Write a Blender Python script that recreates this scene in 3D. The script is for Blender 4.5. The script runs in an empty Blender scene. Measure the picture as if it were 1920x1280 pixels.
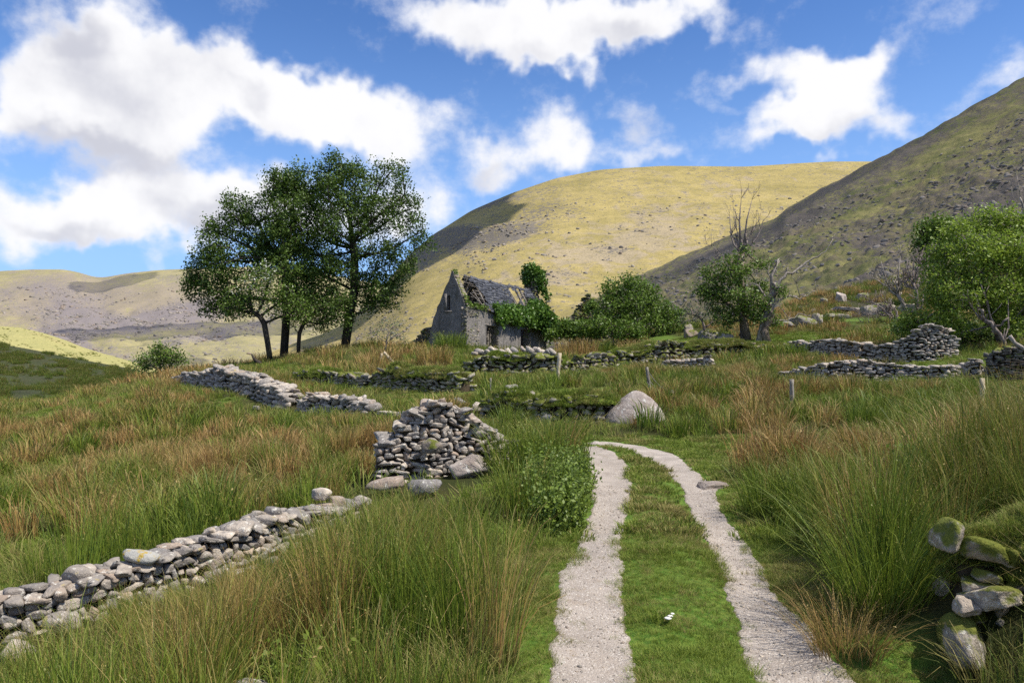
import bpy, bmesh, math, random
import numpy as np
from mathutils import Vector, Matrix
from mathutils.geometry import tessellate_polygon
rng = np.random.default_rng(11)
random.seed(11)
SC = bpy.context.scene
COL = SC.collection
R = math.radians

# ------------------------------------------------------------------ camera geometry
F, HOR, HC = 1400.0, 700.0, 2.0
PHI = math.atan(60 / F)
CP, SP = math.cos(PHI), math.sin(PHI)
def P(px, py, d):
    u = (np.asarray(px, float) - 960) / F; v = (640 - np.asarray(py, float)) / F
    dy = CP - v * SP; s = d / dy
    return np.stack(np.broadcast_arrays(u * s, d + 0 * u, HC + (SP + v * CP) * s), -1)
def PX(x, y, z):
    c = y * CP + (z - HC) * SP; v = (-y * SP + (z - HC) * CP) / c
    return 960 + F * x / c, 640 - F * v

# ------------------------------------------------------------------ numpy noise
def _h(ix, iy, iz, seed):
    h = (ix * 374761393 + iy * 668265263 + iz * 2147483647 + seed * 974634777) & 0xffffffff
    h = ((h ^ (h >> 13)) * 1274126177) & 0xffffffff
    return ((h ^ (h >> 16)) & 0xffff) / 65535.0
def vnoise(x, y, z=0.0, seed=0):
    x, y, z = np.broadcast_arrays(np.asarray(x, float), np.asarray(y, float), np.asarray(z, float))
    fx, fy, fz = np.floor(x), np.floor(y), np.floor(z)
    ix, iy, iz = fx.astype(np.int64), fy.astype(np.int64), fz.astype(np.int64)
    tx, ty, tz = x - fx, y - fy, z - fz
    tx = tx * tx * (3 - 2 * tx); ty = ty * ty * (3 - 2 * ty); tz = tz * tz * (3 - 2 * tz)
    out = 0
    for a in (0, 1):
        for b in (0, 1):
            for c in (0, 1):
                w = (tx if a else 1 - tx) * (ty if b else 1 - ty) * (tz if c else 1 - tz)
                out = out + w * _h(ix + a, iy + b, iz + c, seed)
    return out * 2 - 1
def fbm(x, y, z=0.0, seed=0, oct=4, gain=.5):
    o, a = 0, 1.0; t = 0
    for k in range(oct):
        o = o + a * vnoise(np.asarray(x) * 2 ** k, np.asarray(y) * 2 ** k, np.asarray(z) * 2 ** k, seed + k * 17); t += a; a *= gain
    return o / t
def sstep(a, b, x):
    t = np.clip((x - a) / (b - a), 0, 1); return t * t * (3 - 2 * t)

# ------------------------------------------------------------------ object helpers
def mk(name, V, Q=None, Tr=None, attrs=None, mat=None, parent=None, smooth=False, link=True, tag_=None):
    V = np.asarray(V, np.float32).reshape(-1, 3)
    if parent is not None:
        V = V - np.array(parent['_loc'], np.float32) if '_loc' in parent else V
    me = bpy.data.meshes.new(name)
    nq = 0 if Q is None else len(Q); nt = 0 if Tr is None else len(Tr)
    loops = []
    if nq: loops.append(np.asarray(Q, np.int32).ravel())
    if nt: loops.append(np.asarray(Tr, np.int32).ravel())
    L = np.concatenate(loops) if loops else np.zeros(0, np.int32)
    me.vertices.add(len(V)); me.vertices.foreach_set('co', V.ravel())
    if len(L):
        me.loops.add(len(L)); me.loops.foreach_set('vertex_index', L)
        st = np.concatenate([np.arange(nq) * 4, nq * 4 + np.arange(nt) * 3]).astype(np.int32)
        me.polygons.add(nq + nt); me.polygons.foreach_set('loop_start', st)
        if smooth: me.polygons.foreach_set('use_smooth', np.ones(nq + nt, bool))
    for k, a in (attrs or {}).items():
        a = np.asarray(a, np.float32)
        if a.ndim == 1:
            me.attributes.new(k, 'FLOAT', 'POINT').data.foreach_set('value', a)
        else:
            me.attributes.new(k, 'FLOAT_VECTOR', 'POINT').data.foreach_set('vector', a.ravel())
    me.update(calc_edges=True); me.validate()
    o = bpy.data.objects.new(name, me)
    if mat: me.materials.append(mat)
    if link: COL.objects.link(o)
    if parent is not None: o.parent = parent
    return o
def thing(name, label, cat, loc, group=None):
    o = bpy.data.objects.new(name, None); COL.objects.link(o)
    o.empty_display_size = .2
    o.location = loc; o['_loc'] = [float(c) for c in loc]
    o['label'] = label; o['category'] = cat
    if group: o['group'] = group
    return o
def tag(o, label, cat, group=None, kind=None):
    o['label'] = label; o['category'] = cat
    if group: o['group'] = group
    if kind: o['kind'] = kind
    return o
def struct(o, label=None):
    o['kind'] = 'structure'
    if label: o['label'] = label
    return o
class MB:
    def __init__(s): s.V = []; s.Q = []; s.T = []; s.n = 0; s.A = {}
    def add(s, V, Q=None, T=None, **at):
        V = np.asarray(V, float).reshape(-1, 3)
        if Q is not None and len(Q): s.Q.append(np.asarray(Q, np.int64) + s.n)
        if T is not None and len(T): s.T.append(np.asarray(T, np.int64) + s.n)
        s.V.append(V); s.n += len(V)
        for k, a in at.items():
            s.A.setdefault(k, []).append(np.broadcast_to(np.asarray(a, float), (len(V),)).copy())
    def build(s, name, mat=None, parent=None, **k):
        return mk(name, np.concatenate(s.V), np.concatenate(s.Q) if s.Q else None, np.concatenate(s.T) if s.T else None,
                  {a: np.concatenate(b) for a, b in s.A.items()}, mat, parent, **k)
BOXQ = [[0, 3, 2, 1], [4, 5, 6, 7], [0, 1, 5, 4], [1, 2, 6, 5], [2, 3, 7, 6], [3, 0, 4, 7]]
def box(mb, c, ax, ay, az, **at):
    c = np.array(c, float); ax, ay, az = (np.array(a, float) for a in (ax, ay, az))
    V = [c + sx * ax + sy * ay + sz * az for sz in (-1, 1) for sx, sy in ((-1, -1), (1, -1), (1, 1), (-1, 1))]
    mb.add(V, BOXQ, **at)
def tube(mb, pts, rad, n=6, **at):
    pts = np.asarray(pts, float); rad = np.broadcast_to(np.asarray(rad, float), (len(pts),))
    tg = np.gradient(pts, axis=0); tg /= np.linalg.norm(tg, axis=1)[:, None] + 1e-9
    ref = np.array([0.31, 0.17, 0.93]); ref = ref if abs(tg[0] @ ref) < .95 * np.linalg.norm(ref) else np.array([1, 0, .1])
    a = np.cross(tg, ref); a /= np.linalg.norm(a, axis=1)[:, None] + 1e-9; b = np.cross(tg, a)
    th = np.arange(n) * 2 * math.pi / n
    V = pts[:, None] + rad[:, None, None] * (np.cos(th)[None, :, None] * a[:, None] + np.sin(th)[None, :, None] * b[:, None])
    i = np.arange(len(pts) - 1)[:, None] * n; j = np.arange(n)[None]; j2 = (j + 1) % n
    Q = np.stack([i + j, i + j2, i + n + j2, i + n + j], -1).reshape(-1, 4)
    V = V.reshape(-1, 3); m = len(V)
    V = np.concatenate([V, pts[:1], pts[-1:]])
    T = [[m, (k + 1) % n, k] for k in range(n)] + [[m + 1, m - n + k, m - n + (k + 1) % n] for k in range(n)]
    mb.add(V, Q, T, **at)

# ------------------------------------------------------------------ shader helpers
class NT:
    def __init__(s, tree): s.t = tree; s.n = tree.nodes; s.l = tree.links
    def new(s, typ, **k):
        nd = s.n.new(typ)
        for a, v in k.items(): setattr(nd, a, v)
        return nd
    def put(s, sock, v):
        if isinstance(v, bpy.types.NodeSocket): s.l.new(v, sock)
        elif v is not None:
            if isinstance(v, (tuple, list)) and len(v) == 3 and sock.type == 'RGBA': v = (*v, 1)
            sock.default_value = v
    def m(s, op, a, b=0.0, c=None, clamp=False):
        nd = s.new('ShaderNodeMath', operation=op, use_clamp=clamp); s.put(nd.inputs[0], a); s.put(nd.inputs[1], b)
        if c is not None: s.put(nd.inputs[2], c)
        return nd.outputs[0]
    def vm(s, op, a, b=None, scale=None):
        nd = s.new('ShaderNodeVectorMath', operation=op); s.put(nd.inputs[0], a)
        if b is not None: s.put(nd.inputs[1], b)
        if scale is not None: s.put(nd.inputs['Scale'], scale)
        return nd.outputs['Value'] if op in ('LENGTH', 'DOT_PRODUCT', 'DISTANCE') else nd.outputs[0]
    def noise(s, vec, scale, detail=4, rough=.55, dist=0.0, col=False, dim='3D'):
        nd = s.new('ShaderNodeTexNoise'); nd.noise_dimensions = dim; s.put(nd.inputs['Vector'], vec)
        nd.inputs['Scale'].default_value = scale; nd.inputs['Detail'].default_value = detail
        nd.inputs['Roughness'].default_value = rough; nd.inputs['Distortion'].default_value = dist
        return nd.outputs['Color' if col else 'Fac']
    def vor(s, vec, scale, feature='F1', out='Distance', rnd=1.0):
        nd = s.new('ShaderNodeTexVoronoi', feature=feature); s.put(nd.inputs['Vector'], vec)
        nd.inputs['Scale'].default_value = scale; nd.inputs['Randomness'].default_value = rnd
        return nd.outputs[out]
    def mr(s, v, a, b, c=0.0, d=1.0, smooth=True):
        nd = s.new('ShaderNodeMapRange'); nd.interpolation_type = 'SMOOTHSTEP' if smooth else 'LINEAR'
        s.put(nd.inputs[0], v)
        for i, q in enumerate((a, b, c, d)): s.put(nd.inputs[i + 1], q)
        return nd.outputs[0]
    def mix(s, f, a, b, typ='MIX'):
        nd = s.new('ShaderNodeMix', data_type='RGBA', blend_type=typ); s.put(nd.inputs[0], f); s.put(nd.inputs[6], a); s.put(nd.inputs[7], b)
        return nd.outputs[2]
    def attr(s, name, typ='GEOMETRY', out='Fac'):
        nd = s.new('ShaderNodeAttribute', attribute_name=name, attribute_type=typ); return nd.outputs[out]
    def pos(s): return s.new('ShaderNodeNewGeometry').outputs['Position']
    def nrmz(s):
        sx = s.new('ShaderNodeSeparateXYZ'); s.l.new(s.new('ShaderNodeNewGeometry').outputs['Normal'], sx.inputs[0]); return sx.outputs[2]
    def scale(s, vec, x, y, z):
        return s.vm('MULTIPLY', vec, (x, y, z))
def material(name, fn, rough=.9, spec=.2, bump=None, transl=None):
    m = bpy.data.materials.new(name); m.use_nodes = True
    t = NT(m.node_tree); bs = t.n['Principled BSDF']; out = t.n['Material Output']
    r = fn(t); r = r if isinstance(r, tuple) and not isinstance(r[0], float) else (r,)
    colr, hgt, bst, bd = (r + (None,) * 4)[:4]
    t.put(bs.inputs['Base Color'], colr); bs.inputs['Roughness'].default_value = rough
    bs.inputs['Specular IOR Level'].default_value = spec
    if hgt is not None:
        b = t.new('ShaderNodeBump'); t.put(b.inputs['Height'], hgt); b.inputs['Strength'].default_value = bst or .6
        b.inputs['Distance'].default_value = bd or .02; t.l.new(b.outputs[0], bs.inputs['Normal'])
    if transl:
        tr = t.new('ShaderNodeBsdfTranslucent'); t.put(tr.inputs[0], colr)
        mx = t.new('ShaderNodeMixShader'); mx.inputs[0].default_value = transl
        t.l.new(bs.outputs[0], mx.inputs[1]); t.l.new(tr.outputs[0], mx.inputs[2]); t.l.new(mx.outputs[0], out.inputs[0])
    return m

# ------------------------------------------------------------------ terrain
CPTS = [  # (px, py of bare ground, depth)
 (960,1280,4.85),(1300,1280,4.85),(1110,1070,7.0),(1350,1075,7.0),(1150,915,10.8),(1350,915,10.8),(1110,853,14.4),(1300,853,14.4),
 (1100,823,17),(1250,800,18.5),(950,830,16),(1190,783,20),(980,785,20),(1400,785,18.5),
 (1045,716,28),(960,733,25),(1215,728,25),(880,712,30),(1060,697,33),(940,700,33),(1200,690,33),
 (875,662,44),(1000,667,46),(875,655,50),(1020,662,58),(800,655,50),(760,658,46),(1000,662,52),(1070,668,44),
 (0,1180,6.7),(300,1110,7.4),(620,990,9.5),(500,1280,5.1),(0,1330,5.1),(720,898,12),(900,890,12),(820,905,11),
 (0,1000,11),(300,960,11.5),(0,870,21),(350,850,20),(600,850,16),(500,800,22),(700,800,20),
 (0,790,31),(-300,810,31),(200,760,32),(0,772,38),(200,738,39),(350,722,34),(400,745,28),(555,757,27),(620,775,24),(690,760,25),(350,712,40),
 (530,676,44),(647,656,47),(300,706,44),(700,690,38),(600,700,38),(820,690,36),(760,735,27),(850,750,24),
 (1180,640,52),(1390,643,45),(1300,650,46),(1330,676,36),(1450,660,42),(1250,690,34),
 (1490,662,37),(1640,690,33),(1785,668,33),(1480,716,29),(1640,718,28),(1840,698,28),(1940,690,28),
 (1560,550,72),(1500,595,60),(1700,565,62),(1620,600,52),(1700,640,40),(1850,655,38),(1920,600,48),(1920,540,62),(1440,600,60),(1330,610,62),(1650,545,70),(2100,600,45),
 (1483,772,20),(1843,765,20),(1650,775,19.5),(1950,790,16),(1450,860,14),(1700,870,12),(1550,950,9.5),(1650,1040,7.4),
 (1500,1060,7.2),(1650,1220,5.2),(1700,1130,5.9),
 (1900,985,5.2),(2050,985,5.2),(1920,880,9),(1840,930,7.6),(2100,900,9),(1790,1200,5.0),(1900,1260,4.5),(2150,1010,4.4),(1770,1050,6.3),
]
TP = [tuple(P(*c)) for c in CPTS]
TP += [(0,-6,-.3),(-12,-6,-.9),(12,-6,1.6),(6,2,1.0),(2.2,2,.0),(-3,1,-.15),(-10,2,-.6),(-25,10,-1.2),(30,10,3.0),(30,20,3.5),(0,1,-.05),
 (-35,60,-4),(-20,60,-1.5),(-12,62,.5),(-5,66,1.5),(4,75,2.5),(-35,50,-1.5),(-45,40,-2.5),(-60,60,-12),(-60,100,-24),(-20,100,-16),(0,110,-10),(20,100,2),
 (50,120,12),(90,100,20),(80,60,15),(50,40,8),(110,40,14),(20,75,5.5),(30,85,9),(-100,20,-12),(-100,80,-24),(-60,140,-30),(10,150,-20)]
TP = np.array(TP)
def _tps(r2): return .5 * r2 * np.log(r2 + 1e-6)
_n = len(TP); _d2 = ((TP[:, None, :2] - TP[None, :, :2]) ** 2).sum(-1)
_K = _tps(_d2) + np.eye(_n) * .5
_Pm = np.c_[np.ones(_n), TP[:, :2]]
_A = np.block([[_K, _Pm], [_Pm.T, np.zeros((3, 3))]])
_w = np.linalg.solve(_A, np.r_[TP[:, 2], 0, 0, 0])
def grow(a0, a1, step, lo, hi, g=1.055):
    mid = list(np.arange(a0, a1, step)); s = step; x = mid[-1]; up = []
    while x < hi: s = min(s * g, 400); x += s; up.append(x)
    s = step; x = mid[0]; dn = []
    while x > lo: s = min(s * g, 400); x -= s; dn.append(x)
    return np.array(dn[::-1] + mid + up)
XS = grow(-7, 6.5, .09, -5000, 5000); YS = grow(3, 19, .09, -3000, 7000)
GX, GY = np.meshgrid(XS, YS)
def rbf(x, y):
    out = np.zeros(x.size); x_, y_ = x.ravel(), y.ravel()
    for k in range(_n): out += _w[k] * _tps((x_ - TP[k, 0]) ** 2 + (y_ - TP[k, 1]) ** 2)
    return (out + _w[_n] + _w[_n + 1] * x_ + _w[_n + 2] * y_).reshape(x.shape)
cx_, cy_ = np.clip(GX, -110, 120), np.clip(GY, -8, 150)
GZ = rbf(cx_, cy_)
_far = np.hypot(np.maximum(np.abs(GX) - 60, 0), np.maximum(np.abs(GY - 50) - 55, 0))
GZ = GZ * (1 - sstep(10, 90, _far)) + (-34 + 3 * fbm(GX / 200, GY / 200, seed=3)) * sstep(10, 90, _far)
_back = sstep(-8, -60, GY)
GZ = GZ * (1 - _back) + 0 * _back
amp = sstep(8, 25, np.hypot(GX, GY))
GZ += .05 * fbm(GX / 1.1, GY / 1.1, seed=5) + (.22 * fbm(GX / 5, GY / 5, seed=6) * amp)
GZ -= .30 * np.exp(-((GX - 3.5) / 1.1) ** 4 - ((GY - 4.75) / .42) ** 4)
def T(x, y):
    x = np.asarray(x, float); y = np.asarray(y, float)
    i = np.clip(np.searchsorted(XS, x) - 1, 0, len(XS) - 2); j = np.clip(np.searchsorted(YS, y) - 1, 0, len(YS) - 2)
    fx = (x - XS[i]) / (XS[i + 1] - XS[i]); fy = (y - YS[j]) / (YS[j + 1] - YS[j])
    a, b, c, d = GZ[j, i], GZ[j, i + 1], GZ[j + 1, i], GZ[j + 1, i + 1]
    return (a * (1 - fx) + b * fx) * (1 - fy) + (c * (1 - fx) + d * fx) * fy
def G(px, d):
    """ground point seen at column px at depth d"""
    z = HC
    for _ in range(4):
        c = d * CP + (z - HC) * SP; x = (px - 960) / F * c; z = float(T(x, d))
    return np.array([x, d, z])
def GP(px, py):
    """first hit of the view ray with the ground"""
    ds = np.geomspace(2.0, 120, 1500); p = P(px, py, ds)
    below = p[:, 2] < T(p[:, 0], p[:, 1])
    k = int(np.argmax(below)) if below.any() else len(ds) - 1
    a, b = ds[max(k - 1, 0)], ds[k]
    for _ in range(18):
        m_ = (a + b) / 2; q = P(px, py, m_)
        if q[2] < T(q[0], q[1]): b = m_
        else: a = m_
    q = P(px, py, (a + b) / 2); return np.array([q[0], q[1], float(T(q[0], q[1]))])

# wheel tracks, edges traced on the ground
LRUT = [(1280,1027,1195),(1180,1037,1177),(1100,1043,1165),(1050,1066,1162),(1000,1092,1168),(950,1110,1180),(900,1107,1187),(868,1097,1177),(846,1091,1152),(836,1085,1120)]
RRUT = [(1280,1422,1615),(1230,1392,1567),(1170,1388,1515),(1120,1367,1455),(1080,1355,1442),(1050,1342,1422),(1020,1327,1400),(980,1305,1370),(950,1292,1347),(915,1280,1342),(890,1252,1315),(870,1230,1290),(850,1190,1262),(836,1130,1205),(829,1095,1160)]
def rut_world(R_):
    a = np.array([GP(l, y)[:2] for y, l, r in R_]); b = np.array([GP(r, y)[:2] for y, l, r in R_])
    return a, b
La, Lb = rut_world(LRUT); Ra, Rb = rut_world(RRUT)
def ext(a):  # extend behind the camera
    d_ = a[0] - a[2]; return np.vstack([a[0] + d_ / np.linalg.norm(d_) * 6, a])
La, Lb, Ra, Rb = map(ext, (La, Lb, Ra, Rb))
def edge_x(a, y): 
    o = np.argsort(a[:, 1]); return np.interp(y, a[o, 1], a[o, 0])
YEND = min(La[-1, 1], Ra[-1, 1]); YR = max(Ra[-1, 1], Rb[-1, 1])
# shape the ground across the track: ruts pressed in, grassy hump between
_yy = np.clip(GY, -1, YEND)
_l0, _l1, _r0, _r1 = (edge_x(a, _yy) for a in (La, Lb, Ra, Rb))
_on = sstep(YEND + 3, YEND - 1, GY) * sstep(-40, -2, GY)
_mid = np.clip((GX - _l1) / np.maximum(_r0 - _l1, .05), 0, 1)
GZ += _on * (.05 * np.sin(math.pi * _mid) * (np.abs(_mid - .5) < .5)
       - .025 * np.exp(-((GX - (_l0 + _l1) / 2) / .28) ** 2) - .025 * np.exp(-((GX - (_r0 + _r1) / 2) / .28) ** 2))

# ------------------------------------------------------------------ materials
def ground_fn(t):
    p = t.pos(); turf = t.attr('turf')
    n1 = t.noise(p, 1.3, 5); n2 = t.noise(p, 18, 4, .7); n3 = t.noise(p, .25, 3)
    c = t.mix(t.mr(n1, .35, .65), (.028, .036, .010), (.06, .05, .02))  # ground outside the turf painted darker, as shade under the rushes
    c = t.mix(t.mr(n3, .4, .6), c, (.05, .055, .018))
    g = t.mix(t.mr(n2, .35, .7), (.06, .13, .018), (.15, .21, .035))
    g = t.mix(t.mr(n1, .5, .75, 0, .55), g, (.17, .15, .05))
    c = t.mix(turf, c, g)
    c = t.mix(t.mr(t.noise(p, 45, 2), .55, .75, 0, .6), c, (.045, .035, .02))
    return c, t.m('ADD', n2, t.noise(p, 90, 2)), .7, .03
M_ground = material('meadow ground', ground_fn, .95, .1)
def track_fn(t):
    p = t.pos(); e = t.attr('edge')
    n1 = t.noise(p, 2.2, 5, .6); n2 = t.noise(p, 60, 3, .7); v = t.vor(p, 90, out='Color')
    vd = t.vor(p, 90)
    sx = t.new('ShaderNodeSeparateColor'); t.l.new(v, sx.inputs[0])
    c = t.mix(t.mr(n1, .35, .68), (.285, .245, .21), (.43, .375, .325))
    c = t.mix(t.mr(t.noise(p, 1.1, 5, .7), .55, .68, 0, .6), c, (.23, .185, .145))
    c = t.mix(t.mr(sx.outputs[0], .0, 1.0, 0, .55, False), c, (.30, .26, .235))
    c = t.mix(t.mr(sx.outputs[1], .8, 1.0, 0, .6), c, (.62, .58, .53))
    c = t.mix(t.mr(t.noise(p, 6, 4), .56, .72, 0, .6), c, (.28, .225, .18))
    c = t.mix(t.mr(t.m('ADD', e, t.m('MULTIPLY', t.m('SUBTRACT', t.noise(p, 14, 4, .7), .5), .9)), .62, .85), c, (.14, .13, .06))
    h = t.m('ADD', t.m('MULTIPLY', t.m('SUBTRACT', 1, vd), .6), n2)
    return c, h, .8, .012
M_track = material('gravel wheel track', track_fn, .95, .15)
def stone_fn(moss=0.0, tone=1.0):
    def f(t):
        p = t.pos(); r = t.attr('rnd')
        c = t.mix(r, (.25 * tone, .225 * tone, .20 * tone), (.58 * tone, .495 * tone, .40 * tone))
        r2 = t.m('FRACT', t.m('MULTIPLY', r, 7.31))
        c = t.mix(t.mr(r2, .72, .95, 0, .6), c, (.36 * tone, .25 * tone, .17 * tone))
        r3 = t.m('FRACT', t.m('MULTIPLY', r, 13.7))
        c = t.mix(t.mr(r3, .7, .9, 0, .7), c, (.19 * tone, .185 * tone, .185 * tone))
        n = t.noise(p, 9, 6, .7); c = t.mix(t.mr(n, .35, .7, 0, .7), c, (.17 * tone, .15 * tone, .14 * tone))
        c = t.mix(t.mr(t.noise(p, 17, 4, .6), .57, .66, 0, .75), c, (.68 * tone, .65 * tone, .58 * tone))
        c = t.mix(t.mr(t.noise(p, 6, 3), .66, .72, 0, .6), c, (.42, .33, .10))
        if moss:
            m_ = t.mr(t.m('ADD', t.noise(p, 3.2, 5, .65), t.m('MULTIPLY', t.nrmz(), .13)), .56 - .16 * moss, .66 - .12 * moss)
            g = t.mix(t.noise(p, 30, 3), (.06, .09, .015), (.20, .20, .04))
            c = t.mix(m_, c, g)
        h = t.m('ADD', t.noise(p, 14, 6, .7), t.m('MULTIPLY', t.noise(p, 70, 3), .4))
        return c, h, .9, .035
    return f
M_stone = material('dry wall stone', stone_fn(0), .9, .25)
M_stone_m = material('mossy wall stone', stone_fn(.6), .92, .2)
M_stone_mm = material('very mossy wall stone', stone_fn(.7, .95), .95, .15)
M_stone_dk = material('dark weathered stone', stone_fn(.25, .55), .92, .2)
M_boulder = material('boulder granite', lambda t: (
    t.mix(t.mr(t.noise(t.pos(), 5, 5, .7), .58, .66, 0, .7), t.mix(t.mr(t.noise(t.pos(), 2.1, 6, .7), .38, .62), (.25, .205, .18), (.42, .365, .325)), (.68, .66, .62)),
    t.noise(t.pos(), 9, 8, .75), .9, .06), .9, .2)
M_turf = material('mossy turf', lambda t: (t.mix(t.mr(t.noise(t.pos(), 3, 5), .4, .65), t.mix(t.noise(t.pos(), 25, 3), (.06, .105, .015), (.18, .25, .04)), (.19, .17, .045)),
    t.noise(t.pos(), 22, 5, .7), 1.0, .06), .95, .1)
M_soil = material('wall core soil', lambda t: (t.mix(t.noise(t.pos(), 8, 4), (.035, .026, .018), (.09, .07, .045)), t.noise(t.pos(), 15, 4), .8, .04), .95, .1)
def blade_fn(kind):
    def f(t):
        h = t.attr('t'); r = t.attr('r'); tint = t.attr('tint', 'INSTANCER'); tint2 = t.attr('tint')
        ti = t.m('MAXIMUM', tint, tint2)
        k = t.m('ADD', ti, t.m('MULTIPLY', t.m('SUBTRACT', r, .5), .7))
        if kind == 'rush':
            grn = t.mix(t.m('FRACT', t.m('MULTIPLY', r, 5.7)), (.05, .10, .010), (.21, .27, .03))
            oli = t.mix(t.m('FRACT', t.m('MULTIPLY', r, 9.1)), (.17, .17, .03), (.33, .27, .07))
            brn = t.mix(t.m('FRACT', t.m('MULTIPLY', r, 3.3)), (.24, .125, .04), (.50, .34, .13))
            c = t.mix(t.mr(k, .25, .55), grn, oli); c = t.mix(t.mr(k, .55, .9), c, brn)
            tipc = t.mix(r, (.20, .12, .04), (.34, .26, .10))
            c = t.mix(t.m('MULTIPLY', t.mr(h, .65, 1.0), t.mr(ti, -.1, .5, .15, .85)), c, tipc)
            c = t.mix(t.mr(h, 0.0, .22, .75, 0), c, (.10, .075, .03))  # stem foot painted darker for the deep shade inside the rushes
        else:
            c = t.mix(r, (.10, .16, .02), (.27, .33, .05))
            c = t.mix(t.mr(k, .3, .85), c, (.31, .26, .095))
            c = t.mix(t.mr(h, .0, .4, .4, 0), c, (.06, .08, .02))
        return c
    return f
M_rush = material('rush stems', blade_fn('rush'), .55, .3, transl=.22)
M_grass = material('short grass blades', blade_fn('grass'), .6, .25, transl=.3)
def leaf_mat(name, a, b, transl=.3, rough=.5):
    return material(name, lambda t: t.mix(t.attr('r'), a, b), rough, .35, transl=transl)
M_leaf_dark = leaf_mat('dark tree leaves', (.025, .06, .010), (.14, .215, .035), .32)
M_leaf_mid = leaf_mat('hawthorn leaves', (.05, .10, .012), (.18, .27, .04))
M_leaf_brt = leaf_mat('bright willow leaves', (.11, .18, .02), (.32, .42, .06), .38)
M_leaf_ivy = leaf_mat('ivy leaves', (.035, .09, .012), (.15, .26, .035), .25, .4)
M_leaf_pale = leaf_mat('pale sapling leaves', (.07, .11, .04), (.16, .22, .09))
M_nettle = leaf_mat('nettle leaves', (.07, .12, .016), (.21, .28, .04))
M_blossom = leaf_mat('white blossom', (.55, .56, .42), (.80, .80, .68), .2)
def bark(name, a, b):
    return material(name, lambda t: (t.mix(t.mr(t.noise(t.scale(t.pos(), 1, 1, .3), 9, 5, .7), .35, .65), a, b), t.noise(t.scale(t.pos(), 1, 1, .25), 22, 5), .8, .04), .9, .15)
M_bark_dk = bark('dark bark', (.03, .024, .02), (.075, .062, .05))
M_bark_md = bark('grey brown bark', (.10, .08, .06), (.24, .19, .15))
M_bark_pl = bark('bleached dead wood', (.20, .17, .14), (.37, .325, .28))
M_bark_gr = bark('grey twigs', (.16, .125, .11), (.30, .25, .22))
M_post = bark('weathered post wood', (.40, .32, .22), (.58, .49, .36))
M_post_g = bark('grey post wood', (.15, .13, .11), (.30, .27, .23))
M_wire = material('rusty wire', lambda t: (.16, .14, .12), .5, .5)
M_batten = bark('roof timber', (.13, .11, .095), (.30, .27, .24))
def plaster_fn(t):
    p = t.pos(); sz = t.new('ShaderNodeSeparateXYZ'); t.l.new(p, sz.inputs[0])
    n = t.noise(p, 1.1, 5, .6); n2 = t.noise(p, 9, 5, .75)
    c = t.mix(t.mr(n, .35, .65), (.20, .185, .172), (.29, .265, .245))
    c = t.mix(t.mr(n2, .4, .7, 0, .7), c, (.085, .078, .075))
    c = t.mix(t.mr(t.noise(p, 7, 4, .7), .6, .7, 0, .6), c, (.33, .31, .29))
    st = t.noise(t.scale(p, 2.2, 2.2, .35), 1.5, 4)
    c = t.mix(t.mr(st, .52, .68, 0, .55), c, (.10, .095, .075))
    return c, t.m('ADD', n2, t.noise(p, 40, 3)), .9, .04
M_plaster = material('weathered roughcast', plaster_fn, .95, .1)
M_slate = material('roof slate', lambda t: (t.mix(t.mr(t.noise(t.pos(), 2.0, 6, .75), .55, .66, 0, .75), t.mix(t.attr('rnd'), (.034, .037, .047), (.082, .087, .108)), (.22, .22, .225)),
    t.noise(t.pos(), 12, 4), .5, .02), .65, .35)
M_wool = material('white scrap', lambda t: (.66, .64, .60), .8, .2)

# ------------------------------------------------------------------ ground sheet
nx, ny = len(XS), len(YS)
ii, jj = np.meshgrid(np.arange(nx - 1), np.arange(ny - 1))
a0 = (jj * nx + ii).ravel()
Qg = np.stack([a0, a0 + 1, a0 + nx + 1, a0 + nx], -1)
SPOTS = [(60,790,1.4,1.0),(215,745,1.2,1.5),(20,920,.8,.6),(940,800,1.6,1.5),(850,690,3.2,2.0),(1000,668,4,3),(780,745,2.2,1.2),(1060,735,3.0,1.0),(1250,640,4.5,2),(1440,645,3,3),
         (1700,690,5,1.2),(1560,630,3,2),(1420,845,1.5,2.2),(560,690,3,1),(640,705,2.5,1),(1620,600,3,2),(1330,860,1,2),(1820,690,4,1.0)]
SPW = [(GP(a, b), c, d) for a, b, c, d in SPOTS]
def turf_mask(x, y):
    yy = np.clip(y, -1, YEND); l0, r1 = edge_x(La, yy), edge_x(Rb, yy)
    vw = .22 + .10 * fbm(x, y, seed=31)
    m = sstep(-vw - .25, -vw + .05, x - l0) * sstep(vw + .55, vw + .15, x - r1) * (y < YEND + 1.5)
    xr = edge_x(Rb, np.clip(y, -1, YR + 2)); 
    m = np.maximum(m, sstep(-2.2, -1.0, x - xr) * sstep(1.3, .5, x - xr) * (y > YEND - 1) * (y < YR + 1.2))
    for q, rx, ry in SPW:
        m = np.maximum(m, sstep(1.25, .6, np.hypot((x - q[0]) / rx, (y - q[1]) / ry) + .35 * fbm(x / .8, y / .8, seed=9)))
    m = np.maximum(m, .8 * sstep(.28, .42, fbm(x / 3.5, y / 3.5, seed=44)) * (y > 7))
    return m
TM = turf_mask(GX, GY)
g = mk('ground', np.stack([GX, GY, GZ], -1), Qg, attrs={'turf': TM.ravel()}, mat=M_ground, smooth=True)
struct(g, 'rough green and brown pasture ground falling away to the valley')

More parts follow.
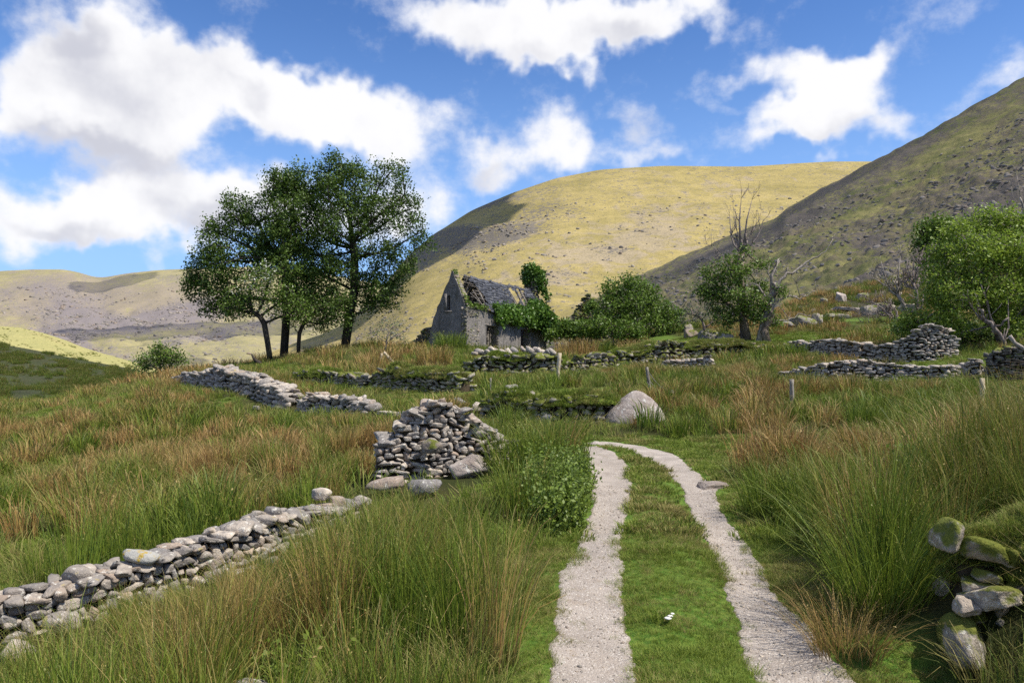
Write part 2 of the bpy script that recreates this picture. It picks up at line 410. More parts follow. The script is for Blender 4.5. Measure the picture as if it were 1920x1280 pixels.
def rut(name, a, b, seed, label):
    # resample both edges by arc length
    def rs(e, n):
        s = np.r_[0, np.cumsum(np.linalg.norm(np.diff(e, axis=0), axis=1))]; q = np.linspace(0, s[-1], n)
        return np.stack([np.interp(q, s, e[:, 0]), np.interp(q, s, e[:, 1])], -1)
    n = 420; A, B = rs(a, n), rs(b, n)
    k = np.ones(9) / 9
    for e in (A, B):
        for c in (0, 1): e[8:-8, c] = np.convolve(e[:, c], k, 'same')[8:-8]
    ac = B - A; w = np.linalg.norm(ac, axis=1)[:, None] + 1e-6; ac = ac / w
    yl = np.cumsum(np.r_[0, np.linalg.norm(np.diff((A + B) / 2, axis=0), axis=1)])
    A = A - ac * (.02 + .10 * fbm(yl * 3.1, 0 * yl + 1.7, seed=seed, oct=6, gain=.75))[:, None]
    B = B + ac * (.02 + .10 * fbm(yl * 3.1, 0 * yl + 9.7, seed=seed + 5, oct=6, gain=.75))[:, None]
    m = 16; s = np.linspace(0, 1, m)
    XY = A[:, None] * (1 - s)[None, :, None] + B[:, None] * s[None, :, None]
    Z = T(XY[..., 0], XY[..., 1]) + .012 + .006 * fbm(XY[..., 0] * 6, XY[..., 1] * 6, seed=seed)
    Z[:, 0] -= .03; Z[:, -1] -= .03
    e = np.broadcast_to(np.abs(s - .5) * 2, (n, m))
    i, j = np.meshgrid(np.arange(m - 1), np.arange(n - 1)); q = (j * m + i).ravel()
    o = mk(name, np.concatenate([XY, Z[..., None]], -1), np.stack([q, q + 1, q + m + 1, q + m], -1), attrs={'edge': e.ravel() ** 3}, mat=M_track, smooth=True)
    struct(o, label)
    return XY, Z
RLXY, RLZ = rut('gravel_track', La, Lb, 3, 'left pale gravel wheel track of the lane')
RRXY, RRZ = rut('gravel_track', Ra, Rb, 8, 'right pale gravel wheel track of the lane')

# ------------------------------------------------------------------ mountains
def interp_curve(pts, x):
    p = np.array(pts, float); return np.interp(x, p[:, 0], p[:, 1])
def smooth_curve(pts, x):
    y = interp_curve(pts, x); k = np.hanning(9); k /= k.sum()
    return np.convolve(np.pad(y, 4, mode='edge'), k, 'valid')
SLOPES = {}
def mountain(name, label, ridge, base, db, dr, x0, x1, step, nr, mat, dispf=None, maskf=None, back=.5):
    px = np.arange(x0, x1 + 1, step, dtype=float); n = len(px)
    pr = smooth_curve(ridge, px); pb = interp_curve(base, px) if isinstance(base, list) else np.full(n, float(base))
    drr = interp_curve(dr, px) if isinstance(dr, list) else np.full(n, float(dr))
    dbb = interp_curve(db, px) if isinstance(db, list) else np.full(n, float(db))
    r = np.linspace(0, 1, nr)[:, None]
    PY = pb[None] + (pr - pb)[None] * r; D = dbb[None] + (drr - dbb)[None] * r ** 1.15
    PXX = np.broadcast_to(px[None], PY.shape)
    V = P(PXX, PY, D)
    if dispf is not None:
        V[..., 2] += dispf(V[..., 0], V[..., 1], PXX, PY, r)
    mask = maskf(PXX, PY, V[..., 0], V[..., 1]) if maskf else {}
    # back slope
    nb = 14; rb = np.linspace(0, 1, nb)[1:, None]
    B = V[-1][None] + 0
    Bk = np.repeat(B, nb - 1, 0)
    Bk[..., 1] += rb * drr[None] * .6; Bk[..., 0] *= 1 + rb * .2
    zf = V[-1][..., 2][None]; Bk[..., 2] = zf - (zf + 60) * rb ** 1.6
    allV = np.concatenate([V, Bk], 0); rows = allV.shape[0]
    i, j = np.meshgrid(np.arange(n - 1), np.arange(rows - 1)); q = (j * n + i).ravel()
    at = {}
    for k, m_ in mask.items():
        at[k] = np.concatenate([m_, np.repeat(m_[-1:], nb - 1, 0)], 0).ravel()
    o = mk(name, allV, np.stack([q, q + 1, q + n + 1, q + n], -1), attrs=at, mat=mat, smooth=True)
    struct(o, label); SLOPES[name] = (V, PXX, PY, mask.get('crag')); return V
def ell(px, py, cx, cy, rx, ry, ang=0.0):
    a = R(ang); dx, dy = px - cx, py - cy
    u = (dx * math.cos(a) + dy * math.sin(a)) / rx; v = (-dx * math.sin(a) + dy * math.cos(a)) / ry
    return np.exp(-(u * u + v * v))
def mtn_fn(g1, g2, heath, rock, k, crag_gain=1.0, anis=(1, 1, 2.5), shadowy=0):
    def f(t):
        p = t.scale(t.pos(), k, k, k); cr = t.attr('crag'); ht = t.attr('heath')
        q = t.scale(p, *anis)
        n1 = t.noise(q, .012, 6, .62, .6); n2 = t.noise(q, .05, 6, .68, .4); n3 = t.noise(q, .25, 4, .7)
        c = t.mix(t.mr(n1, .35, .65), g1, g2)
        c = t.mix(t.mr(t.m('ADD', t.noise(p, .02, 6, .7, 1.0), t.m('MULTIPLY', ht, .3)), .56, .70, 0, .85), c, heath)
        c = t.mix(t.mr(n2, .5, .72, 0, .5), c, (g1[0] * .6, g1[1] * .62, g1[2] * .7))
        n4 = t.noise(q, .11, 6, .75, .3)
        f2 = t.m('ADD', t.m('ADD', t.m('MULTIPLY', n3, .3), t.m('MULTIPLY', n4, .7)), t.m('MULTIPLY', cr, .095 * crag_gain))
        rk = t.mix(t.noise(p, .4, 3), rock, (rock[0] * 2.1, rock[1] * 2.0, rock[2] * 2.0))
        c = t.mix(t.mr(f2, .585, .62), c, rk)
        n6 = t.noise(t.scale(p, 1, 1, 2), .45, 4, .75); c = t.mix(t.mr(n6, .42, .62, 0, .45), c, (g1[0] * .45, g1[1] * .47, g1[2] * .5))
        return c, t.m('ADD', t.m('MULTIPLY', n2, .5), t.m('MULTIPLY', f2, 1.2)), .7, 2.0 / k
    return f
# left far range
M_far = material('far heather hills', mtn_fn((.27, .245, .125), (.37, .32, .165), (.30, .245, .19), (.14, .125, .13), 1.2, 1.5), .95, .05)
mountain('far_hills', 'far tan and violet heather hills across the valley on the left',
    [(-500,540),(-200,520),(0,508),(60,505),(120,505),(150,511),(175,519),(195,520),(240,512),(300,506),(350,504),(450,500),(560,505),(700,530),(900,600)],
    735, 1100, 3000, -500, 900, 5, 150, M_far,
    lambda x, y, px, py, r: (1 - r ** 6) * np.sin(np.clip(r, 0, 1) * math.pi) ** .5 * (38 * fbm(x / 330, y / 420, seed=21, oct=6, gain=.55) + 25 * np.abs(fbm(x / 160 + y / 300, y / 260, seed=25, oct=4))),
    lambda px, py, x, y: dict(crag=np.clip(ell(px, py, 120, 590, 60, 45) * .9 + ell(px, py, 60, 545, 90, 22) * .5 + ell(px, py, 290, 600, 110, 16, -8) * 1.3 + ell(px, py, 190, 605, 40, 20) + ell(px, py, 130, 640, 70, 10, 15) + ell(px, py, 420, 620, 90, 14, -15) + ell(px, py, 340, 575, 90, 14, -10) + .25 + .6 * fbm(px / 45, py / 20, seed=8), 0, 1.4),
                              heath=np.clip(ell(px, py, 100, 570, 130, 60) + ell(px, py, 330, 570, 120, 40), 0, 1)))
M_strip = material('sunny valley pasture', mtn_fn((.34, .32, .13), (.40, .36, .15), (.36, .30, .14), (.14, .13, .08), 1.0, .4), .95, .05)
mountain('valley_slope', 'narrow sunlit yellow slope on the valley floor at far left',
    [(-500,600),(-100,604),(0,611),(40,614),(70,622),(100,636),(140,650),(200,668),(260,690),(330,705),(400,720)], 760, 520, 1000, -500, 400, 6, 60, M_strip,
    lambda x, y, px, py, r: (1 - r) * r * 14 * fbm(x / 80, y / 80, seed=4), lambda px, py, x, y: dict(crag=0 * px, heath=0 * px))
M_near = material('dark green lower hill', mtn_fn((.08, .095, .04), (.11, .12, .05), (.10, .10, .05), (.05, .055, .04), 4.0, .3), .95, .05)
mountain('lower_hill', 'dark green lower hillside falling to the right behind the rushes at far left',
    [(-500,590),(-150,620),(0,645),(60,655),(120,668),(180,679),(240,690),(300,702),(400,725)], 800, 120, 330, -500, 400, 6, 80, M_near,
    lambda x, y, px, py, r: (1 - r) * r * 10 * fbm(x / 25, y / 25, seed=14), lambda px, py, x, y: dict(crag=.3 + .5 * ell(px, py, 60, 710, 60, 10), heath=0 * px + .4))
# middle mountain
MID = [(380,720),(480,672),(545,645),(600,628),(640,610),(700,560),(740,510),(770,474),(813,440),(883,395),(960,362),(1043,334),(1127,318),(1243,311),(1400,312.5),(1500,306),(1560,303),(1640,303),(1750,306),(2000,330),(2300,380)]
M_mid = material('golden mountain grass', mtn_fn((.305, .25, .098), (.415, .33, .135), (.37, .30, .21), (.115, .105, .095), 1.1, 1.0), .95, .05)
def mid_mask(px, py, x, y):
    c = (ell(px, py, 850, 452, 75, 16, -6) * 1.8 + ell(px, py, 960, 440, 60, 10, -14) * 1.5 + ell(px, py, 930, 380, 90, 7, -14) * 1.0 + ell(px, py, 790, 480, 35, 18) * 1.5
         + ell(px, py, 985, 405, 60, 16, -12) * .7 + ell(px, py, 1150, 460, 40, 8) * .7 + ell(px, py, 1240, 395, 40, 7) * .5
         + ell(px, py, 1000, 520, 80, 5, -6) * .5 + ell(px, py, 1060, 545, 50, 6, -10) * .6 + ell(px, py, 720, 600, 70, 35) * .4)
    h = ell(px, py, 1100, 470, 120, 40) * .8 + ell(px, py, 1240, 420, 80, 40) * .7 + ell(px, py, 1000, 520, 90, 15) * .6 + ell(px, py, 1360, 350, 60, 20) * .6
    return dict(crag=np.clip(c + .35 + .5 * fbm(px / 60, py / 25, seed=5), 0, 1.7), heath=np.clip(h, 0, 1))
mountain('golden_mountain', 'rounded golden grass mountain with a dark crag band behind the cottage', MID, 740, [(380,420),(900,330),(2300,300)], 1250, 380, 2300, 5, 190, M_mid,
    lambda x, y, px, py, r: np.sin(np.clip(r, 0, 1) * math.pi) ** .6 * (16 * fbm(x / 150, y / 150, seed=51, oct=6, gain=.56)
        + 16 * np.clip(ell(px, py, 850, 440, 90, 14, -6) * 1.6 + ell(px, py, 960, 430, 70, 9, -14), 0, 1.5)), mid_mask)
RID = [(930,690),(1000,640),(1040,612),(1080,585),(1130,553),(1200,516),(1280,480),(1340,455),(1400,428),(1440,415),(1455,408),(1470,392),(1540,354),(1580,335),(1600,322),(1640,299),(1700,270),(1740,249),(1800,212),(1860,178),(1920,145),(2050,70),(2300,-40)]
M_right = material('rocky heather mountain', mtn_fn((.17, .18, .065), (.33, .29, .115), (.22, .175, .115), (.105, .09, .08), 2.4, 1.25), .95, .05)
def right_mask(px, py, x, y):
    c = (.75 + ell(px, py, 1880, 385, 90, 25, -25) * 1.2 + ell(px, py, 1640, 470, 45, 20) * 1.4 + ell(px, py, 1500, 420, 60, 18, -20) + ell(px, py, 1340, 480, 90, 12, -22) * .8
         + ell(px, py, 1550, 360, 70, 12, -28) * .7 + ell(px, py, 1700, 290, 70, 14, -28) * .6 + ell(px, py, 1650, 520, 80, 10, -30) - 1.8 * ell(px, py, 1560, 520, 130, 26, -22) - 1.2 * ell(px, py, 1700, 360, 160, 9, -28) - 1.2 * ell(px, py, 1480, 470, 120, 9, -25) - 1.0 * ell(px, py, 1800, 260, 120, 12, -28)
         - .7 * ell(px, py, 1760, 300, 160, 8, -30))
    return dict(crag=np.clip(c, -.6, 1.5), heath=np.clip(.4 + 0 * px, 0, 1))
mountain('rocky_mountain', 'steep dark rocky heather mountainside rising to the right', RID, 690, [(930,260),(1200,220),(1400,150),(1600,130),(2300,100)], [(930,560),(1300,560),(2300,480)], 930, 2300, 3.4, 230, M_right,
    lambda x, y, px, py, r: np.sin(np.clip(r, 0, 1) * math.pi) ** .5 * (7 * fbm(x / 45, y / 60, seed=61, oct=6, gain=.6) + 7 * np.abs(fbm(x / 16, y / 22, seed=63, oct=5, gain=.6)) + 2.2 * np.abs(fbm(x / 6, y / 8, seed=64, oct=3))) + (r > .97) * 1.5 * fbm(x / 9, y / 9, seed=62), right_mask)

# ------------------------------------------------------------------ stones and dry walls
def ico(sub):
    bm = bmesh.new(); bmesh.ops.create_icosphere(bm, subdivisions=sub, radius=1.0)
    V = np.array([v.co[:] for v in bm.verts]); Fc = np.array([[v.index for v in f.verts] for f in bm.faces]); bm.free(); return V, Fc
ICO = {k: ico(k) for k in (1, 2, 3, 4, 5)}
def polyrock(rg, sub=2, blocky=.75, cuts=4, rnd=.0):
    V, Fc = ICO[sub]
    nrm = [np.array(v) + rg.normal(0, .2, 3) for v in ((1,0,0),(-1,0,0),(0,1,0),(0,-1,0),(0,0,1),(0,0,-1))] + [rg.normal(0, 1, 3) for _ in range(cuts)]
    nrm = np.array([q / np.linalg.norm(q) for q in nrm]); h = np.r_[rg.uniform(.58, .80, 6) * blocky / .75, rg.uniform(.70, .95, cuts)]
    dots = V @ nrm.T; rr = np.where(dots > .05, h[None] / np.maximum(dots, .05), 9).min(1)
    rr = np.minimum(rr, 1.25)
    W = V * rr[:, None]
    if rnd: W *= 1 + rnd * fbm(V[:, 0] * 2 + rg.uniform(0, 99), V[:, 1] * 2, V[:, 2] * 2, seed=3, oct=4)[:, None]
    return W, Fc
def rotm(rx, ry, rz):
    return np.array(Matrix.Rotation(rz, 3, 'Z') @ Matrix.Rotation(ry, 3, 'Y') @ Matrix.Rotation(rx, 3, 'X'))
ROCKS = {s: [polyrock(np.random.default_rng(100 + k), s, rnd=.06 if s > 2 else 0) for k in range(24)] for s in (1, 2, 3)}
def drystone(mb, path, base, top, thick, size, rg, sub=2, tilt=.18, flat=.55, sides=(-1, 1), gap=.0, topcap=True):
    """stones heaped in rough courses along a plan path; base/top: heights at each path point"""
    path = np.array(path, float); sl_ = np.r_[0, np.cumsum(np.linalg.norm(np.diff(path, axis=0), axis=1))]; Lt = sl_[-1]
    def at(s):
        x = np.interp(s, sl_, path[:, 0]); y = np.interp(s, sl_, path[:, 1])
        e = .05; d_ = np.array([np.interp(s + e, sl_, path[:, 0]) - np.interp(s - e, sl_, path[:, 0]), np.interp(s + e, sl_, path[:, 1]) - np.interp(s - e, sl_, path[:, 1])])
        d_ = d_ / (np.linalg.norm(d_) + 1e-9); return x, y, d_, np.interp(s, sl_, base), np.interp(s, sl_, top)
    def put(x, y, z, d_, lx, ly, lz, jitter):
        W, Fc = ROCKS[sub][rg.integers(24)]
        W = W * np.array([lx, ly, lz]) * .5 * 1.22
        W = W @ rotm(rg.normal(0, jitter), rg.normal(0, jitter), rg.normal(0, jitter * 1.2)).T
        c, s_ = d_; W = np.stack([W[:, 0] * c - W[:, 1] * s_, W[:, 0] * s_ + W[:, 1] * c, W[:, 2]], -1) + (x, y, z)
        mb.add(W, T=Fc, rnd=rg.uniform())
    zc = 0.0; hmax = max(np.array(top) - np.array(base))
    while zc < hmax:
        ch = size * flat * rg.uniform(.75, 1.3)
        for sd in sides:
            s = rg.uniform(-.5, .2) * size
            while s < Lt:
                ln = size * rg.choice([.45, .7, .9, 1.2, 1.6, 2.0], p=[.2, .22, .22, .18, .12, .06]) * rg.uniform(.8, 1.2)
                x, y, d_, b, tp = at(min(s + ln / 2, Lt)); z = b + zc + ch / 2 + rg.normal(0, ch * .16)
                if z < tp + ch * .25 and s + ln / 2 < Lt + size * .3:
                    nrm = np.array([-d_[1], d_[0]]); frac = 1 - .25 * (zc / max(hmax, .1))
                    dp = size * rg.uniform(.7, 1.0); o = sd * (thick * frac / 2 - dp * .42) + rg.normal(0, size * .06)
                    hh = ch * rg.choice([.6, .9, 1.05, 1.4])
                    put(x + nrm[0] * o, y + nrm[1] * o, z, d_, ln, dp, hh, tilt)
                s += ln * .97 + gap
        zc += ch * .93
    if topcap:
        s = 0
        while s < Lt:
            ln = size * rg.uniform(.7, 1.9); x, y, d_, b, tp = at(s + ln / 2)
            for o in ((-.25, .25) if thick > size * 1.3 else (0,)):
                nrm = np.array([-d_[1], d_[0]]); 
                put(x + nrm[0] * o * thick, y + nrm[1] * o * thick, tp + rg.normal(0, size * .1), d_, ln, thick * rg.uniform(.5, .8), size * flat * rg.uniform(.7, 1.4), tilt * .7)
            s += ln * .9
def core(mb, path, base, top, thick):
    path = np.array(path, float); n = len(path)
    tg = np.gradient(path, axis=0); tg /= np.linalg.norm(tg, axis=1)[:, None]; nr = np.stack([-tg[:, 1], tg[:, 0]], -1) * thick / 2
    b = np.array(base) - .3; tp = np.array(top)
    V = np.concatenate([np.c_[path - nr, b], np.c_[path + nr, b], np.c_[path + nr, tp], np.c_[path - nr, tp]])
    Q = []
    for i in range(n - 1):
        for a_, b_ in ((0, 1), (1, 2), (2, 3), (3, 0)): Q.append([a_ * n + i, a_ * n + i + 1, b_ * n + i + 1, b_ * n + i])
    Q += [[0, n, 2 * n, 3 * n], [n - 1, 4 * n - 1, 3 * n - 1, 2 * n - 1]]
    mb.add(V, Q, rnd=.1)
WALLP = []
EXCL = []      # footprints kept free of tall rushes: (x, y, radius)
def resamp(pts, step):
    pts = np.array(pts, float); s = np.r_[0, np.cumsum(np.linalg.norm(np.diff(pts[:, :2], axis=0), axis=1))]
    q = np.linspace(0, s[-1], max(3, int(s[-1] / step) + 1)); return np.stack([np.interp(q, s, pts[:, k]) for k in range(pts.shape[1])], -1)
def wall(name, label, cat, gp, thick, size, seed, mat, sub=2, group=None, moss=0.0, tilt=.18, flat=.55, loc=None, parent=None, excl=True, sink=.12, topcap=True):
    """gp: list of (px, depth, height[, rel height of base]) """
    rg = np.random.default_rng(seed); d0_ = gp[0][1]
    pts = [np.r_[G(a, b), h] for a, b, h in gp]; q = resamp(pts, .35)
    q[:, :2] += .12 * size / .3 * np.stack([fbm(q[:, 0] * 1.3, q[:, 1] * 1.3, seed=seed), fbm(q[:, 0] * 1.3, q[:, 1] * 1.3, seed=seed + 1)], -1)
    gz = T(q[:, 0], q[:, 1]); hh = q[:, 3] * (1 + (.14 if d0_ < 13 else .42) * fbm(q[:, 0] * (1.6 if d0_ < 13 else .8), q[:, 1] * (1.6 if d0_ < 13 else .8), seed=seed + 2) - (0 if d0_ < 13 else .08)); base = gz - sink; top = gz + np.maximum(hh, .02)
    th = thing(name, label, cat, tuple(q[len(q) // 2, :2]) + (float(gz[len(q) // 2]),), group) if parent is None else parent
    mb = MB(); drystone(mb, q[:, :2], base, top, thick, size, rg, sub, tilt, flat, topcap=topcap)
    mb.build('stones', mat, th)
    cb = MB(); core(cb, q[:, :2], base, top - size * .6, max(thick - size * 1.9, .05)); cb.build('core', M_soil, th)
    if moss:
        turfcap('turf_cap', q, top, thick * moss, th, seed)
    if excl:
        for k in q: EXCL.append((k[0], k[1], thick * .5 + .12)); WALLP.append((k[0], k[1], size))
    return th, q, top
def turfcap(name, q, top, width, parent, seed, mat=None, hump=.13):
    m = 13; n = len(q); tg = np.gradient(q[:, :2], axis=0); tg /= np.linalg.norm(tg, axis=1)[:, None]; nr = np.stack([-tg[:, 1], tg[:, 0]], -1)
    qq = resamp(np.c_[q[:, :2], top, nr], .1); n = len(qq); th_ = np.linspace(-1, 1, m)
    w_ = width * .5 * (1 + .35 * fbm(qq[:, 0] * 1.5, qq[:, 1] * 1.5, seed=seed + 7)); gap_ = sstep(-.34, -.02, fbm(qq[:, 0] * .9, qq[:, 1] * .9, seed=seed + 13, oct=3)) if width < 3 and qq[0, 1] > 9 else 1.0; w_ = w_ * (.12 + .88 * gap_); hump = hump * (.1 + .9 * gap_)[:, None] - .10 * (1 - gap_)[:, None] if np.ndim(gap_) else hump; ends = np.clip(np.minimum(np.arange(n), np.arange(n)[::-1]) / 5, .15, 1)
    X = qq[:, 0][:, None] + qq[:, 3][:, None] * (th_ * 1)[None] * (w_ * ends)[:, None]
    Y = qq[:, 1][:, None] + qq[:, 4][:, None] * (th_ * 1)[None] * (w_ * ends)[:, None]
    Z = qq[:, 2][:, None] + hump * (1 - th_[None] ** 2) - .16 * np.abs(th_[None]) ** 4 + .07 * fbm(X * 2.7, Y * 2.7, seed=seed, oct=5) - (1 - ends)[:, None] * .1
    i, j = np.meshgrid(np.arange(m - 1), np.arange(n - 1)); q_ = (j * m + i).ravel()
    CAPS.append((X, Y, Z))
    return mk(name, np.stack([X, Y, Z], -1), np.stack([q_, q_ + 1, q_ + m + 1, q_ + m], -1), mat=mat or M_turf, parent=parent, smooth=True)
CAPS = []
def rock(name, label, px, py, w_, h_, dp, seed, mat=None, d=None, rot=None, sub=4, group=None, cat='rock', lift=0.0, rndn=.12, cuts=9, excl=True):
    rg = np.random.default_rng(seed); b = GP(px, py) if d is None else G(px, d)
    W, Fc = polyrock(rg, sub, .85, cuts, rndn)
    W = W * np.array([w_, dp, h_]) * .5 * 1.1; rz = rg.uniform(0, 6) if rot is None else rot
    if rot is None: W[:, :] = W @ rotm(rg.normal(0, .12), rg.normal(0, .12), rg.normal(0, .25)).T
    else: W = W @ rotm(0, 0, rot).T
    W += b + np.array([0, 0, h_ * .34 + lift])
    o = mk(name, W - b, Tr=Fc, attrs={'rnd': np.full(len(W), rg.uniform())}, mat=mat or M_stone)
    o.location = b; tag(o, label, cat, group)
    if excl: EXCL.append((b[0], b[1], max(w_, dp) * .5 + .05))
    return o

# foreground wall running from the left edge towards the big heap
wall('dry_stone_wall', 'long low tumbled dry stone wall crossing the left foreground rushes', 'stone wall',
     [(-330,6.1,.34),(-150,6.3,.34),(0,6.5,.33),(70,6.65,.30),(110,6.75,.38),(200,7.0,.34),(290,7.3,.40),(360,7.6,.36),(440,8.0,.46),(500,8.4,.47),(535,8.6,.42),(590,9.0,.34),(625,9.4,.25),(668,10.0,.12)], .44, .135, 41, M_stone, sub=3, tilt=.26, flat=.55)
# loose big stones along it
LOOSE = 'loose stones along the foreground wall'
for (px, py, w_, h_, dp, sd, lab, lift, d) in [
    (548,985,.34,.25,.3,1,'rounded pale boulder in the wall line just left of the two stacked stones',.12,8.9),
    (606,962,.46,.27,.34,2,'broad stone supporting a smaller round stone near the end of the foreground wall',.1,9.45),
    (600,925,.26,.17,.22,3,'small round pale stone balanced on top of a broad stone',.37,9.45),
    (632,940,.20,.20,.2,4,'brown wedge stone leaning right of the balanced round stone',.2,9.6),
    (592,985,.30,.2,.24,5,'flat light stone lying below the two stacked stones',.02,9.0),
    (678,940,.28,.16,.22,6,'small pale stone between the stacked stones and the long flat slab',.08,10.0),
    (722,925,.66,.18,.4,7,'long flat slab lying in front of the tall stone heap',.1,10.6),
    (798,930,.46,.22,.3,8,'pale rounded stone half sunk in grass right of the long slab',.08,10.3),
    (262,1035,.30,.17,.26,9,'stone covered in yellow lichen on top of the foreground wall',.36,7.15),
    (147,1060,.30,.17,.24,10,'large smooth grey cap stone on top of the wall at left',.33,6.85),
    (510,968,.22,.16,.2,11,'round cap stone at the high right end of the foreground wall',.42,8.4),
    (478,972,.22,.12,.2,12,'reddish brown cap stone at the right end of the foreground wall',.40,8.25),
    (412,1068,.28,.18,.2,13,'big pale block at the foot of the foreground wall',.0,7.6),
    (30,1150,.24,.2,.2,14,'brown and white broken stone at the foot of the wall by the left edge',-.02,6.0),
    (115,1125,.26,.17,.2,15,'pink and white tilted stone at the foot of the wall near the left edge',.08,6.4),
    (480,1290,.24,.10,.2,16,'small grey stone in the grass at the bottom edge',.10,4.7)]:
    m_ = M_stone
    if 'lichen' in lab:
        m_ = material('lichened stone', lambda t: (t.mix(t.mr(t.noise(t.pos(), 7, 4, .6), .42, .5), (.38, .27, .05), (.36, .35, .32)), t.noise(t.pos(), 20, 5, .7), .9, .03), .9, .2)
    rock('stone', lab, px, py, w_, h_, dp, sd, m_, d=d, lift=lift, group=LOOSE, sub=3, excl=lift < .3)
# tall heap (end of a ruined wall)
def heap():
    rg = np.random.default_rng(77)
    pts = [(706,11.7,.55),(730,11.7,.64),(760,11.8,.92),(795,11.9,1.12),(830,12.0,1.16),(858,12.1,1.0),(882,12.2,.86),(905,12.3,.66),(930,12.5,.40)]
    return wall('stone_heap', 'tall heap of stacked grey stones left of the lane, end of a ruined wall', 'stone wall', pts, .75, .165, 78, M_stone, sub=3, tilt=.26, flat=.46, sink=.1)
heap()
rock('boulder', 'pale boulder at the right foot of the tall stone heap', 874, 898, .52, .36, .4, 21, M_boulder, d=11.5, lift=.02)
rock('stone', 'dark triangular stone set in the middle of the tall heap', 808, 835, .30, .22, .2, 22, M_stone_dk, d=11.42, lift=.42, excl=False)
for px, d, w_, h_, lab, sd in [(940,12.8,.45,.25,'dark pointed stone on the mossy mound right of the tall heap',23),(968,13.2,.32,.16,'pale flat stone in the grass right of the tall heap',24),(925,12.3,.3,.14,'pale stone low on the mossy mound right of the tall heap',26)]:
    rock('stone', lab, px, 800, w_, h_, w_ * .8, sd, M_stone if sd != 23 else M_stone_m, d=d, lift=.28 if sd != 24 else .1, group='stones on the mound beside the heap', excl=False)
# mossy mound right of the heap
th, q, tp = wall('mossy_mound', 'moss and grass covered bank at the right of the tall stone heap', 'bank', [(893,12.5,.55),(920,12.7,.52),(950,13.2,.3),(990,13.8,.12)], .7, .16, 79, M_stone_mm, sub=2, moss=1.15)
# middle distance walls
wall('dry_stone_wall', 'tumbled dry stone wall on the grassy slope below the trees at left', 'stone wall',
     [(346,35,.35),(366,33.5,.5),(392,31.5,.72),(420,30,.82),(455,29,.62),(490,28,.66),(520,27,.62),(545,26.4,.5),(556,26,.2)], .9, .30, 42, M_stone, sub=2, flat=.5, tilt=.3)
wall('dry_stone_wall', 'short low broken wall section between the left wall and the tall heap', 'stone wall',
     [(572,24.5,.30),(600,23.6,.50),(640,23,.44),(668,22.6,.52),(692,22.3,.3)], .7, .25, 43, M_stone, sub=2, flat=.45, tilt=.3)
for px, d, w_, h_, lab, sd in [(700,21.5,.5,.3,'single upright grey stone right of the short broken wall',27),(734,20.5,.8,.14,'long grey slab tilted in the grass above the tall heap',28),(758,20,.7,.2,'pale slab lying beside the tilted slab above the heap',29),
     (775,19.3,.6,.18,'mossy yellow stone on the slope just above the tall heap',30),(605,24,.55,.12,'wide flat slab on top of the short broken wall',31),(480,25.5,.3,.16,'small white stone alone in the brown grass at left',32)]:
    rock('stone', lab, px, 800, w_, h_, w_ * .6, sd, M_stone_m if sd == 30 else M_stone, d=d, lift=.52 if sd == 31 else .12, sub=3, group='loose stones on the left slope')
wall('mossy_wall', 'turf topped ruined wall with dark gaps below the two leaning posts', 'stone wall',
     [(560,33,.25),(610,31.5,.4),(660,30,.4),(700,29,.45),(735,28.4,.7),(745,28.2,.95),(756,28,.6),(800,27,.62),(850,26,.6),(872,25.6,.5)], .9, .26, 44, M_stone_m, sub=2, moss=1.1, flat=.5, tilt=.3)
wall('mossy_wall', 'dark mossy stone bank with grass on top just behind the white boulder', 'stone wall',
     [(912,20.8,.35),(935,20.6,.62),(965,20.4,.8),(1000,20.2,.66),(1040,20,.58),(1085,20,.55),(1130,20.2,.55),(1160,20.5,.3)], 1.0, .24, 45, M_stone_mm, sub=2, moss=1.05, flat=.55, tilt=.3)
for px, d, w_, h_, lab, sd, lift in [(962,20.4,.42,.22,'pale stone on the highest point of the mossy bank behind the boulder',33,.78),(940,20.3,.35,.2,'light stone near the left end of the mossy bank behind the boulder',34,.55),(1025,19.6,.3,.34,'upright white stone at the foot of the mossy bank left of the boulder',35,.0),
      (895,21.5,.35,.3,'small round stone left of the mossy bank behind the boulder',36,.05),(862,22.5,.4,.28,'pair of white stones seen low in the rushes below the cottage gable',37,.05)]:
    rock('stone', lab, px, 800, w_, h_, w_ * .8, sd, M_stone, d=d, lift=lift, sub=3, group='pale stones about the mossy bank', excl=lift < .3)
wall('mossy_wall', 'low turf topped wall with a dark stony face in front of the cottage doors', 'stone wall',
     [(872,33.2,.35),(905,33,.7),(950,33,.85),(1000,33,.88),(1050,33,.75),(1100,33.5,.65),(1150,34,.7)], 1.1, .28, 46, M_stone_mm, sub=2, moss=1.0, flat=.55, tilt=.3)
wall('mossy_wall', 'long grass covered wall and bank in front of the gnarled dead tree', 'stone wall',
     [(1150,35.5,.7),(1200,36.5,.95),(1260,37,.85),(1320,38,.75),(1380,39,.6),(1440,40,.45),(1475,41,.3)], 1.2, .28, 47, M_stone_mm, sub=2, moss=1.15, flat=.55, tilt=.3)
wall('dry_stone_wall', 'short buff coloured stone edge in front of the long grassy bank', 'stone wall', [(1245,34.5,.3),(1280,34.2,.42),(1310,34,.45),(1336,34,.5)], .6, .26, 48, M_stone, sub=2, flat=.45)
